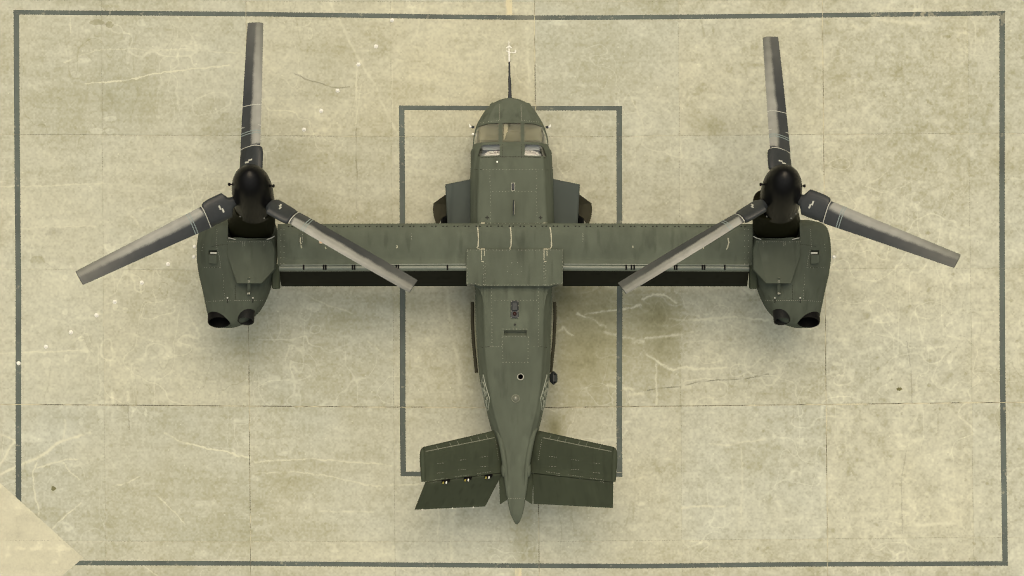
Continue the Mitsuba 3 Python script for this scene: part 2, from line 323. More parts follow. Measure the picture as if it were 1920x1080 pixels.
# ------------------------------------------------------------------ ground and apron
g = trimesh.Trimesh([[-3000, -3000, -.03], [3000, -3000, -.03], [3000, 3000, -.03], [-3000, 3000, -.03]], [[0, 1, 2], [0, 2, 3]], process=False)
put('ground', g, 'far_concrete', kind='structure', label='pale concrete ground reaching away around the apron', category='ground')
JX = [(-353,-347),(-82,-74),(190,198),(461,470),(732,741),(1002,1011),(1272,1279),(1542,1552),(1814,1826),(2086,2099),(2357,2372)]
JY = [(-254,-247,-257),(0,4,-2),(252,257,249),(505,509,502),(758,765,754),(1014,1016,1007),(1268,1271,1260)]
def joint(i, j):
    x = JX[i][0] + (JX[i][1] - JX[i][0]) * .5
    for _ in range(3):
        y = np.interp(x, [0, 960, 1920], JY[j]) if 0 <= x <= 1920 else (JY[j][0] if x < 0 else JY[j][2])
        x = JX[i][0] + (JX[i][1] - JX[i][0]) * y / 1080
    return W(x, y)[:2]
labels['concrete_apron'] = {'label': 'pale concrete apron of square slabs with thin dark joints and painted rectangles', 'category': 'apron', 'kind': 'structure'}
b0 = Polygon([joint(0, 0), joint(10, 0), joint(10, 6), joint(0, 6)])
put('concrete_apron__joint_filler', extrude(b0, .1, -.112), 'joint_dirt')
GX = [.004, .004, .0022, .0085, .0020, .010, .0018, .010, .0022, .004, .004]; GY = [.004, .0022, .0042, .0022, .012, .0025, .004]
TONE = {(3,1):(.01,.6),(4,1):(.015,.8),(2,1):(-.035,-.1),(2,4):(-.03,-.3),(1,4):(-.02,-.2),(5,1):(-.02,-.5),(5,2):(-.01,-.3),(5,3):(-.05,.2),(4,3):(-.02,.2),(6,3):(-.02,0),(5,4):(-.03,.2),(4,4):(-.01,.1),(7,2):(.03,0),(8,2):(.03,0),(7,1):(.01,0),(7,3):(.035,0),(8,3):(.04,0),(7,4):(.02,0),(8,4):(.02,0),(6,1):(.02,0),(6,2):(.03,0),(6,4):(.01,-.3)}
slab_polys = []
for j in range(6):
    for i in range(10):
        gl, gr_, gt, gb = GX[i], GX[i + 1], GY[j], GY[j + 1]          # half width of the joint on each side of the slab
        q = Polygon([joint(i, j) + [gl, -gt], joint(i + 1, j) + [-gr_, -gt], joint(i + 1, j + 1) + [-gr_, gb], joint(i, j + 1) + [gl, gb]])
        q = shapely.geometry.polygon.orient(q)
        slab_polys.append(q)
        c = np.asarray(q.exterior.coords)[:-1]; ci = Polygon(c).buffer(-.012, join_style='mitre'); ci = np.asarray(shapely.geometry.polygon.orient(ci).exterior.coords)[:-1]
        dz = random.uniform(-.001, .001)
        k = len(c); order = [int(np.argmin(np.hypot(*(ci - cc).T))) for cc in c]; ci = ci[order]
        v = np.vstack([np.c_[c, np.full(k, -.12)], np.c_[c, np.full(k, dz - .006)], np.c_[ci, np.full(k, dz)]])
        f = [[0 * k + a, (a + 1) % k, k + (a + 1) % k] for a in range(k)] + [[a, k + (a + 1) % k, k + a] for a in range(k)]
        f += [[k + a, k + (a + 1) % k, 2 * k + (a + 1) % k] for a in range(k)] + [[k + a, 2 * k + (a + 1) % k, 2 * k + a] for a in range(k)] + [[2 * k, 2 * k + 1, 2 * k + 2], [2 * k, 2 * k + 2, 2 * k + 3]]
        tone = random.uniform(-.022, .022); pink = random.uniform(-.25, .25)
        tone += TONE.get((i, j), (0, 0))[0]; pink += TONE.get((i, j), (0, 0))[1]
        put('concrete_apron__slab', trimesh.Trimesh(v, f, process=False), 'concrete', uv=np.tile([tone, pink], (len(v), 1)))
ALL = shapely.union_all(slab_polys)
def strip(pts, w, name, bsdf, z=.003, **lab):
    p = LineString([W(*q)[:2] for q in pts]).buffer(w / 2 * H / F, cap_style='flat', join_style='mitre')
    put(name, extrude(p.intersection(ALL), z + .004, -.004), bsdf, **lab)
L = 'concrete_apron__painted_line'
strip([(25,23),(480,26.5),(960,33),(1130,33),(1440,30),(1540,28.7),(1884.5,24.7)], 8.6, L, 'line_paint', label='dark grey line along the top edge of the big rectangle')
strip([(30.6,27.4),(32,270),(34.5,540),(34.4,740),(34.8,1040)], 10.4, L, 'line_paint', label='dark grey line down the left side of the big rectangle')
strip([(1879,29),(1878.8,400),(1879.3,650),(1881,810),(1884.6,1052)], 10.4, L, 'line_paint', label='dark grey line down the right side of the big rectangle')
strip([(29,1055),(150,1055.5),(480,1056.5),(960,1060.5),(1200,1061.5),(1440,1058.5),(1889.8,1056.4)], 8.6, L, 'line_paint', label='dark grey line along the bottom edge of the big rectangle')
strip([(748,202),(960,203),(1166.5,203)], 8.4, L, 'line_paint', label='dark grey line of the small rectangle crossing in front of the nose')
strip([(753.2,206.2),(754,300),(755,540),(755.2,810),(756,884.3)], 10.4, L, 'line_paint', label='dark grey line of the small rectangle left of the fuselage')
strip([(1161,207.2),(1161,300),(1162,540),(1161.2,700),(1161,810),(1161.8,885)], 10.4, L, 'line_paint', label='dark grey line of the small rectangle right of the fuselage')
strip([(751,888.5),(960,890),(1167,890)], 8.4, L, 'line_paint', label='dark grey line of the small rectangle passing under the tail')
strip([(954.2,-40),(954.4,28)], 12, 'concrete_apron__yellow_line', 'yellow_paint', label='short pale yellow line above the big rectangle')
strip([(972,1065.5),(972,1120)], 12, 'concrete_apron__yellow_line', 'yellow_paint', label='short pale yellow line below the big rectangle')
corner = Polygon([W(*q)[:2] for q in [(-200,725),(156,1046),(114,1082),(30,1160),(-200,1200)]])
put('concrete_apron__painted_corner', extrude(corner.intersection(ALL), .011, -.004), 'corner_paint', label='pale cream painted wedge in the bottom left corner')

# ------------------------------------------------------------------ white studs standing on the apron
def stud():
    prof = [(.062, 0), (.062, .010), (.045, .018)] + [(.042 * math.cos(a), .018 + .042 * math.sin(a)) for a in np.linspace(0, 1.45, 6)]
    return lathe(prof, (0, 0, 0), (0, 0, 1), 18)
st = mikit.ply(stud(), 'stud_white', smooth=40)
rowA = [(735,38),(705,87),(672,121),(633,170),(602,208),(570,243)]
rowB = [(315,495),(266,530),(215,566),(181,591),(133,623),(86,650),(35,681)]
nth = ['first', 'second', 'third', 'fourth', 'fifth', 'sixth', 'last']
for pts, lab, gr in ((rowA, '{} small white dome stud from the top, in the row between left blade and nose', 'studs of the upper row'), (rowB, '{} small white dome stud counted leftwards from the left nacelle, in the slanting lower row', 'studs of the lower left row')):
    for i, q in enumerate(pts):
        k = key_for('ground_stud'); p = W(*q)
        scene[k] = {**st, 'to_world': mi.ScalarTransform4f().translate([float(p[0]), float(p[1]), .0022])}
        labels[k] = {'label': lab.format('last' if i == len(pts) - 1 else nth[i]), 'category': 'stud', 'group': gr}

# ------------------------------------------------------------------ aircraft
A = 'tiltrotor_aircraft'
labels[A] = {'label': 'dark olive tiltrotor aircraft parked on the concrete with rotors tilted up', 'category': 'aircraft'}

# fuselage stations: py, centre px, half width at the top edge, half width at the widest, z top, z widest, z belly
ST = [(183.2,956.6,2,4,1.42,1.32,1.20),(184.2,956.6,7,11.5,1.46,1.32,1.15),(186,956.6,13,19,1.50,1.32,1.10),(190,956.6,20,28.5,1.56,1.32,1.02),(196,956.5,27,38,1.64,1.32,.93),(205,956.4,33,46.5,1.73,1.34,.84),(218,956.3,39,55,1.84,1.36,.74),
      (231,956.5,44,62.5,1.97,1.40,.66),(240,956.8,47,66,2.17,1.44,.62),(256,957.3,51,70,2.52,1.5,.56),(268,957.6,54,71,2.74,1.55,.54),(274,957.8,56,72.5,2.83,1.57,.53),(280,958.3,58,76,2.88,1.6,.52),
      (300,959,61,76.3,2.98,1.6,.5),(318,959.3,63,77.5,3.04,1.6,.5),(350,959.6,64,78.5,3.08,1.6,.5),(417,960.5,66,79,3.12,1.6,.5),(470,962,64,79,3.14,1.6,.5),(535,963,59,73,3.14,1.6,.5),(565,963.2,58,70.5,3.13,1.6,.5),(600,963.3,57,69.8,3.12,1.6,.5),
      (650,963.7,56,69.3,3.08,1.62,.55),(700,964.6,52,66.8,3.0,1.7,.8),(740,965,47,60.5,2.92,1.76,1.05),(770,965.4,41,54,2.86,1.82,1.25),(800,965.8,33,47,2.79,1.90,1.45),(820,966.3,28,41,2.74,1.95,1.6),(840,966.8,24,34,2.70,2.02,1.7),
      (870,967,20.5,26.5,2.64,2.10,1.82),(900,967.4,18.5,21,2.58,2.15,1.92),(930,968,16.8,18,2.53,2.18,1.98),(950,968.5,14,15,2.48,2.2,2.04),(965,968.7,10.5,11.5,2.43,2.2,2.08),(976,969,6.5,7,2.36,2.21,2.12),(982,969,2.5,3,2.28,2.22,2.16),(983.5,969,.6,.8,2.24,2.22,2.19)]
ST = np.array(ST, float)
yw = (540 - ST[:, 0]) * (H - ST[:, 4]) / F
o = np.argsort(yw); ST, yw = ST[o], yw[o]
cols = [PchipInterpolator(yw, c) for c in ((ST[:, 1] - 960) * (H - ST[:, 4]) / F, ST[:, 2] * (H - ST[:, 4]) / F, ST[:, 3] * (H - ST[:, 5]) / F, ST[:, 4], ST[:, 5], ST[:, 6])]
def section(y, off=0.0):
    cx, hT, hB, zt, zm, zb = [float(c(y)) for c in cols]
    hT, hB, zt, zb = max(hT - off, .01), max(hB - off, .012), zt - off, min(zb + off, zt - off - .02)
    k = (zt - zb) / 2.6
    d = hB - hT
    half = [(.50 * hT, zt + .012 * k), (.93 * hT, zt - .012 * k), (hT, zt - .06 * k - .004), (hT + .16 * d, zt - .20 * k), (hT + .70 * d, zt - .50 * k), (hB, zm + .12 * k), (hB, zm - .28 * k), (.78 * hB, zb), (.3 * hB, zb)]
    P = np.array([(0, zt + .035 * k)] + half + [(-a, b) for a, b in half[::-1]])
    P = chaikin(P, 3)
    return np.c_[P[:, 0] + cx, np.full(len(P), y), P[:, 1]]
def hull(y0, y1, n, off=0.0):
    ys = np.unique(np.r_[np.linspace(y0, y1, n), yw[(yw > y0) & (yw < y1)]])
    return grid_mesh(np.array([section(y, off) for y in ys]))
fus = to_man(hull(yw[0], yw[-1], 120))
zt_of = lambda py: float(np.interp(-py, -ST[:, 0][::-1][::-1], ST[:, 4])) if False else float(np.interp(py, np.sort(ST[:, 0]), ST[np.argsort(ST[:, 0]), 4]))
def FP(px, py): return W(px, py, zt_of(py))[:2]
wins = {'windscreen_left': [(935,230.8),(914,231.8),(897,236),(860,244),(860,268.5),(900,267.2),(935,266.2)], 'windscreen_middle': [(942.5,230.6),(976,230.6),(976.5,266),(941.5,266)],
        'windscreen_right': [(983,230.8),(1003,232),(1018,236.5),(1060,245),(1060,269),(1018,267.5),(983,266.2)], 'roof_window_left': [(903,271.8),(937,270.5),(937,291),(896,293)], 'roof_window_right': [(984,270.5),(1012,271.8),(1019,276),(1025,293),(984,291.2)]}
y_a, y_b = W(0, 297, 2.95)[1], W(0, 224, 1.9)[1]
cav = to_man(hull(y_a, y_b, 30, .055)).trim_by_plane((0, 0, 1), 1.0)
shell = fus - cav
glo, gli = to_man(hull(y_a - .05, y_b + .05, 40, .012)), to_man(hull(y_a - .06, y_b + .06, 40, .024))
glass_skin = glo - gli
panes = {}
for k, poly in wins.items():
    pr = prism([FP(*q) for q in poly], 1.72, 3.3)
    shell = shell - pr
    panes[k] = from_man(glass_skin ^ prism(np.array(Polygon([FP(*q) for q in poly]).buffer(.006, join_style='mitre').exterior.coords)[:-1], 1.70, 3.3))
# openings: vent slot and sensor well
slot = prism([W(*q, 3.1)[:2] for q in [(945,619.5),(987.5,619.5),(987.5,629),(945,629)]], 2.98, 3.4)
hole = prism([W(976 + 5 * math.cos(a), 706.5 + 5.2 * math.sin(a), 3.0)[:2] for a in np.linspace(0, 6.283, 25)[:-1]], 2.5, 3.4)
shell = shell - slot - hole
FUS = f'{A}__fuselage'
fus_mesh = from_man(shell)
put(FUS, fus_mesh, 'olive_paint', smooth=32)
for k, lab in (('windscreen_left', 'left wrap-round windscreen pane'), ('windscreen_middle', 'narrow middle windscreen pane'), ('windscreen_right', 'right wrap-round windscreen pane')):
    put(f'{FUS}__windscreen', panes[k], 'window_glass', smooth=30, label=lab)
for k, lab in (('roof_window_left', 'left roof window behind the windscreen'), ('roof_window_right', 'right roof window behind the windscreen')):
    put(f'{FUS}__roof_window', panes[k], 'roof_glass', smooth=30, label=lab)

# cockpit
def at(px, py, z): return W(px, py, z)
def box_px(x0, x1, y0, y1, z0, z1, r=.02):
    a, b = W(x0, y1, z1), W(x1, y0, z1)
    return rbox((b[0] - a[0], b[1] - a[1], z1 - z0), ((a[0] + b[0]) / 2, (a[1] + b[1]) / 2, (z0 + z1) / 2), r)
put(f'{FUS}__instrument_panel', cat([box_px(897, 1017, 229, 267, 1.5, 1.70, .06), box_px(940, 978, 244, 267, 1.6, 1.76, .05)]), 'cabin', smooth=30)
put(f'{FUS}__chart', extrude(Polygon([W(*q, 1.70)[:2] for q in [(945,233),(952,232),(952,246),(949,252),(946,262),(944.5,262)]]), .01, 1.763), 'cabin_pale', label='pale sheet lying on the dark instrument panel')
for s, cx in (('l', 921), ('r', 1000)):
    m = cat([box_px(cx - 15, cx + 15, 268, 282, 1.4, 1.6, .05), box_px(cx - 15, cx + 15, 281, 287, 1.5, 2.35, .05), box_px(cx - 7, cx + 7, 282, 286.5, 2.35, 2.55, .04)])
    put(f'{FUS}__seat', m, 'cabin_grey', smooth=35)
    q = 930 if s == 'l' else 1007
    put(f'{FUS}__seat_cover', box_px(q - 3.5, q + 4.5, 280.5, 289, 2.36, 2.50, .04), 'seat_pale', smooth=35, label='pale cover showing behind the roof window')
    put(f'{FUS}__cabin_frame', cat([box_px(cx - 22, cx + 16, 287.5, 293, 2.25, 2.45, .02), box_px(cx - 22, cx + 16, 272, 280, 2.2, 2.3, .02)]), 'cabin_grey', smooth=30)
    xb = (904, 938) if s == 'l' else (983, 1012)
    put(f'{FUS}__overhead_blind', box_px(*xb, 270, 282, 2.58, 2.61, .01), 'cabin_grey', label='added grey panel giving the roof window its pale sky tone')  # added panels under the glass, grey standing in for mirrored sky
    put(f'{FUS}__overhead_blind', box_px(*xb, 283, 294, 2.36, 2.39, .01), 'cabin_grey', label='added grey panel giving the roof window its pale sky tone')

# wing: one box from nacelle to nacelle
def airfoil_loft(secs, n=14):
    """secs: list of (leading edge, trailing edge, up vector, thickness, trailing thickness)."""
    rings = []
    t = (1 - np.cos(np.linspace(0, np.pi, n))) / 2
    for le, te, up, th, tt in secs:
        le, te, up = map(np.asarray, (le, te, up)); up = up / np.linalg.norm(up)
        yt = th * (1.4845 * np.sqrt(t) - .63 * t - 1.758 * t ** 2 + 1.4215 * t ** 3 - .518 * t ** 4)
        yt = np.maximum(yt, tt / 2 * t); yt[0] = 0
        top = le + np.outer(t, te - le) + np.outer(yt, up); bot = le + np.outer(t, te - le) - np.outer(yt * .8, up)
        rings.append(np.vstack([top, bot[::-1][:-1]]))
    return grid_mesh(np.array(rings))
WING = f'{A}__wing'
secs = []
for px in np.linspace(521, 1410, 9):
    e = abs(px - 965) / 444
    le = W(px, 418.2 + 1.8 * e, 3.12); te = W(px, 496.0 + 1.8 * e, 3.12); te[0] = le[0]
    secs.append((le, te, (0, 0, 1), .40, .16))
wing = airfoil_loft(secs, 22)
put(WING, wing, 'olive_paint', smooth=35)
# saddle over the fuselage
sad = Polygon([W(*q, 3.34)[:2] for q in [(875,467.5),(1055.5,467.5),(1055.5,533),(1041,533),(1033,536.5),(897,536.5),(889,533),(874,533)]])
zs = [3.335, 3.36]
sm = cat([extrude(sad, .20, 3.14), extrude(sad.buffer(-.02), .008, 3.34)])
put(f'{WING}__saddle_panel', sm, 'olive_paint')
for f_ in ((lambda x: x), (lambda x: 1928 - x)):
    fl = Polygon([W(f_(x), y, 3.1)[:2] for x, y in [(879,535.2),(889,536.5),(896,540),(901,546),(904,555),(906,566),(908.5,580),(914,580),(916,535.2)]])
    put(f'{WING}__root_fillet', extrude(fl, .385, 2.70), 'olive_paint')
# flaps
for s, (x0, x1) in (('l', (523.5, 875)), ('r', (1055.5, 1404.5))):
    FL = key_for(f'{A}__flap')
    rings = []
    for px in np.linspace(x0, x1, 6):
        e = abs(px - 965) / 444
        c = W(px, 502 + 1.6 * e, 3.10); c[2] = 3.06
        end = W(px, 535.5 + .8 * e, 2.45); end[0] = c[0]
        d = (end - c); ln = np.linalg.norm(d); d /= ln; nrm = np.array([0, -d[2], d[1]]); nrm = nrm if nrm[2] > 0 else -nrm
        r = .105; ring = []
        for a in np.linspace(-.45 * np.pi, .5 * np.pi, 8): ring.append(c + r * (np.sin(a) * nrm - np.cos(a) * d) if False else c + r * (math.sin(a) * nrm - math.cos(a) * d))
        ring += [c + .35 * ln * d + .085 * nrm, end + .012 * nrm, end - .012 * nrm, c + .35 * ln * d - .085 * nrm]
        rings.append(ring)
    m = grid_mesh(np.array(rings))
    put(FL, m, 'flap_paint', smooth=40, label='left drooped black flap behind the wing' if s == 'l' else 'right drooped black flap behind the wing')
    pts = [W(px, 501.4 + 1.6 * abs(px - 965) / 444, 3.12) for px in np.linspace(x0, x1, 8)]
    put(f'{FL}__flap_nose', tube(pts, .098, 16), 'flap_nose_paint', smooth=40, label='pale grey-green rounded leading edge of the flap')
    for px in ((569.5, 607, 611, 661, 665, 743, 747, 839) if s == 'l' else (1174, 1184, 1189, 1265, 1269, 1317, 1321, 1359)):
        p = W(px, 501.2, 3.2); put(f'{FL}__bracket', rbox((.045, .15, .12), (p[0], p[1], 3.18), .01), 'black')
for s in (1, -1):
    m = rbox((.22, .72, .3), (*W(517.2, 518.5, 3.15)[:2], 3.05), .03)
    X0w = W(965, 0, 3.1)[0]
    put(f'{WING}__wing_tip_fairing', m if s == 1 else mirror(m, X0w), 'olive_paint_shaded', smooth=30)

# fins and ruddervators
fin_parts = []
def fin(side):
    q = (lambda x: x) if side == 'left' else (lambda x: 1944.5 - x)
    qr = (lambda x: x) if side == 'left' else (lambda x: 1935.5 - x)      # at the root, beside the tail cone
    zr, zt = 2.35, 3.95
    FN = key_for(f'{A}__tail_fin')
    rLE, rTE = W(qr(931), 806, zr), W(qr(939), 886, zr)
    tLE, tTE = W(q(793.5), 838, zt), W(q(795.5), 903.5, zt)
    sp = tLE - rLE; nrm = np.cross(rTE - rLE, sp); nrm = nrm / np.linalg.norm(nrm); nrm = nrm if nrm[2] > 0 else -nrm
    secs = [(rLE + t * (tLE - rLE), rTE + t * (tTE - rTE), nrm, .26 - .09 * t, .13 - .04 * t) for t in np.linspace(-.05, 1, 9)]
    m = airfoil_loft(secs, 16); fin_parts.append(m)
    put(FN, m, 'olive_paint_shaded', smooth=35, label=f'{side} canted tail fin')
    # rounded tip
    a = np.linspace(0, 1, 10)
    put(f'{FN}__tip_cap', tube([tLE + t * (tTE - tLE) + (tLE - rLE) / np.linalg.norm(tLE - rLE) * .03 for t in np.linspace(.02, .99, 14)], np.r_[.02, .06, .08, .085, .088, .088, .086, .084, .08, .076, .072, .068, .064, .058], 12), 'olive_paint_shaded', smooth=50)
    # fillet along the fuselage
    pts = [W(qr(x), y, z) for x, y, z in [(928.5,803,2.50),(934,810,2.60),(939,826,2.66),(943,846,2.66),(946,866,2.63),(948.5,886,2.58),(950,905,2.53),(951.5,930,2.47)]]
    put(f'{FN}__root_fillet', tube(pts, [.03, .07, .085, .085, .08, .07, .06, .03], 12), 'olive_paint', smooth=60)
    bl = trimesh.creation.icosphere(subdivisions=2); bl.apply_scale([.075, .23, .10]); p = W(qr(944.5), 880, 2.6); bl.apply_translation([p[0], p[1], 2.58])
    put(f'{FN}__root_blister', bl, 'olive_paint', smooth=True)
    # fixed trailing fairing by the tail cone
    tri = [W(qr(935), 888, 2.33), W(qr(950), 884, 2.4), W(qr(951), 937, 2.4), W(qr(937.5), 946, 2.28)]
    v = np.array(tri + [t - np.array([0, 0, .07]) for t in tri]); hullm = trimesh.convex.convex_hull(v)
    put(f'{FN}__trailing_fairing', hullm, 'olive_paint_shaded')
    # ruddervator
    RV = key_for(f'{A}__ruddervator')
    if side == 'left': corners = ((938, 889.5, 2.36), (798.5, 906, 3.90), (777.5, 955.5, 3.62), (909.5, 949.5, 2.08))
    else: corners = ((1001.5, 889.5, 2.36), (1148.5, 905, 3.92), (1149, 952.5, 3.74), (1000.5, 944.5, 2.22))
    hr, ht, et, er = [W(*c) for c in corners]
    n2 = np.cross(er - hr, ht - hr); n2 /= np.linalg.norm(n2); n2 = n2 if n2[2] > 0 else -n2
    rings = []
    for t in np.linspace(0, 1, 7):
        h_, e_ = hr + t * (ht - hr), er + t * (et - er); d = e_ - h_; th = .062 - .018 * t; du = d / np.linalg.norm(d)
        ring = [h_ + th * (math.sin(a) * n2 - .8 * math.cos(a) * du) for a in np.linspace(-.5 * np.pi, .5 * np.pi, 7)] + [e_ + .007 * n2, e_ - .007 * n2]
        rings.append(ring)
    m2 = grid_mesh(np.array(rings)); fin_parts.append(m2)
    put(RV, m2, 'olive_paint_shaded', smooth=40, label='left ruddervator swung down and outwards, showing its hinges' if side == 'left' else 'right ruddervator in line with its fin')
    # pale wedge at the outer end
    wt = [ht + .05 * n2, et + .012 * n2, et - .012 * n2, ht - .05 * n2]
    if side == 'left':
        for px, py in ((833, 901.5), (874, 896.3), (913, 890.8)):
            t = (938 - px) / (938 - 798.5); h_ = hr + t * (ht - hr); x_ = (ht - hr) / np.linalg.norm(ht - hr)
            M = np.eye(4); M[:3, 0] = x_; M[:3, 2] = n2; M[:3, 1] = np.cross(n2, x_); M[:3, 3] = 0
            hg = rbox((.27, .10, .05), (0, 0, 0), .01); hg.apply_transform(M); hg.apply_translation(h_ + .055 * n2 + .03 * np.cross(n2, x_) * np.sign(np.cross(n2, x_)[1]))
            put(f'{RV}__hinge_opening', hg, 'black')
            k = rbox((.036, .085, .05), (0, 0, 0), .012); k.apply_transform(M); k.apply_translation(h_ + .09 * n2 - .005 * x_); put(f'{RV}__hinge_link', k, 'stud_white')
            k = rbox((.05, .07, .03), (0, 0, 0), .008); k.apply_transform(M); k.apply_translation(h_ + .085 * n2 + .10 * x_); put(f'{RV}__hinge_bolt', k, 'yellow_mark')
        for px, py in ((791, 953.8), (847, 951), (886.5, 949.5)):
            t = (909.5 - px) / (909.5 - 777.5); e_ = er + t * (et - er) + .02 * n2; s_ = trimesh.creation.icosphere(subdivisions=1, radius=.022); s_.apply_translation(e_); put(f'{RV}__static_wick', s_, 'stud_white')
fin('left'); fin('right')

# sponsons, doors, landing gear
X0 = W(961, 0, 1.8)[0]
def sponson(side):
    f = (lambda m: m) if side == 'left' else (lambda m: mirror(m, X0))
    z = 1.85
    top = [W(*q, z) for q in [(834.5,345.5),(884,335.5),(892,340),(892,520),(850,520),(838.5,418)]]
    lo = [p * 1.0 for p in top]
    P = Polygon([p[:2] for p in top])
    m = m3.Manifold.extrude(m3.CrossSection([np.asarray(shapely.geometry.polygon.orient(P).exterior.coords)[:-1]]), .95, 0, 0, (1, 1)).translate((0, 0, .88))
    q = P.buffer(-.035, join_style='mitre')
    hullm = trimesh.convex.convex_hull(np.vstack([np.c_[np.asarray(P.exterior.coords), np.full(len(P.exterior.coords), z - .05)], np.c_[np.asarray(q.exterior.coords), np.full(len(q.exterior.coords), z)], np.c_[np.asarray(P.buffer(-.12).exterior.coords), np.full(len(P.buffer(-.12).exterior.coords), .8)], np.c_[np.asarray(P.exterior.coords), np.full(len(P.exterior.coords), 1.1)]]))
    S = put(f'{A}__sponson', f(hullm), 'sponson_paint', smooth=20, label=f'{side} flat-topped grey sponson in front of the wing')
    # hanging gear door: curved plate
    outer = [(835,365,1.55),(824,373,1.42),(813,381,1.25),(811.5,392,1.22),(813,405,1.22),(817,418,1.22),(818,428,1.22)]
    inner = [(838,366,1.52),(838,375,1.45),(838,384,1.38),(838,394,1.35),(836,404,1.32),(828,409,1.30),(822,420,1.26)]
    a, b = np.array([W(*q) for q in outer]), np.array([W(*q) for q in inner])
    off = np.array([0.01, 0, -.05])
    R = np.stack([a, b, b + off, a + off], 1)
    put(f'{S}__gear_door', f(grid_mesh(R)), 'door_paint', smooth=25, label='dark curved landing gear door hanging outwards')
    wheel = cat([lathe([(.0, -.11), (.22, -.11), (.31, -.09), (.34, -.04), (.34, .04), (.31, .09), (.22, .11), (.0, .11)], (*W(834, 410, .4)[:2], .345), (1, 0, 0), 28)])
    G = put(f'{A}__main_wheel', f(wheel), 'rubber', smooth=30)
    hub = lathe([(.0, -.12), (.17, -.12), (.17, .12), (.0, .12)], (*W(834, 410, .4)[:2], .345), (1, 0, 0), 20)
    put(f'{G}__rim', f(hub), 'steel', smooth=30)
    leg = tube([(*W(838, 411, .6)[:2], .35), (*W(852, 412, .8)[:2], .95)], .06, 10); put(f'{G}__leg', f(leg), 'steel', smooth=40)
sponson('left'); sponson('right')
p = W(957, 262, .4)
for dx in (-.14, .14):
    m = lathe([(.0, -.07), (.16, -.07), (.23, -.05), (.25, 0), (.23, .05), (.16, .07), (.0, .07)], (p[0] + dx, p[1], .253), (1, 0, 0), 24)
    put(f'{A}__nose_wheel', m, 'rubber', smooth=30)
put(f'{A}__nose_gear_leg', tube([(p[0], p[1], .26), (p[0], p[1] + .05, .75)], .05, 10), 'steel', smooth=40)
# door rails and lower strakes on the sides
for side in ('left', 'right'):
    f = (lambda x: x) if side == 'left' else (lambda x: 1926 - x)
    put(f'{A}__door_rail', tube([W(f(x), y, z) for x, y, z in [(893,552,2.05),(893.6,580,2.05),(895,620,2.05),(897.5,656,2.05)]], .04, 8), 'olive_paint', smooth=40)
    put(f'{A}__side_strake', tube([W(f(x), y, z) for x, y, z in [(885.8,566,1.45),(885.6,600,1.45),(887.5,640,1.45),(890.5,670,1.45),(893.5,699,1.45)]], .05, 8), 'door_paint', smooth=40)
# side pod on the right
m = rbox((.24, .40, .3), (0, 0, 0), .10); p = W(1038, 709, 1.6); m.apply_translation([p[0], p[1], 1.5])
pod = put(f'{A}__side_pod', m, 'cuff_dark', smooth=40, label='small dark rounded pod on the right rear side')
for dy in (-.12, .12):
    s_ = trimesh.creation.icosphere(subdivisions=1, radius=.025); s_.apply_translation([p[0] + .04, p[1] + dy, 1.65]); put(f'{pod}__bolt', s_, 'black')

# nacelles
XM = W(963.5, 0, 3.4)[0]
NS = [(412,408,500,3.35,2.5),(416,388,514,3.55,2.2),(424,376,518,3.66,2.0),(440,370,520,3.72,1.9),(460,367.5,521,3.76,1.85),(480,367,519.5,3.74,1.85),(510,370,515.5,3.66,1.88),(540,376.5,507,3.56,1.95),(560,380.5,499.5,3.49,2.0),(580,384.5,489,3.41,2.1),(595,388,476,3.33,2.2),(606,391,462,3.24,2.35),(613,397,444,3.12,2.5),(615,404,436,3.0,2.6)]
NS = np.array(NS, float)
ny = (540 - NS[:, 0]) * (H - NS[:, 3]) / F; o = np.argsort(ny); NSo, nys = NS[o], ny[o]
nc = [PchipInterpolator(nys, c) for c in ((NSo[:, 1] - 960) * (H - 3.2) / F, (NSo[:, 2] - 960) * (H - 2.9) / F, NSo[:, 3], NSo[:, 4])]
def nsec(y):
    l, r, zt, zb = [float(c(y)) for c in nc]; c, h = (l + r) / 2, (r - l) / 2; k = zt - zb
    P = [(0, zt + .03 * k), (.5 * h, zt), (.84 * h, zt - .11 * k), (h, zt - .36 * k), (h, zb + .35 * k), (.75 * h, zb), (0, zb), (-.75 * h, zb), (-h, zb + .4 * k), (-h, zt - .30 * k), (-.86 * h, zt - .13 * k), (-.5 * h, zt - .01 * k)]
    P = chaikin(np.array(P), 3); return np.c_[P[:, 0] + c, np.full(len(P), y), P[:, 1]]
nac0 = grid_mesh(np.array([nsec(y) for y in np.unique(np.r_[np.linspace(nys[0], nys[-1], 50), nys])]))
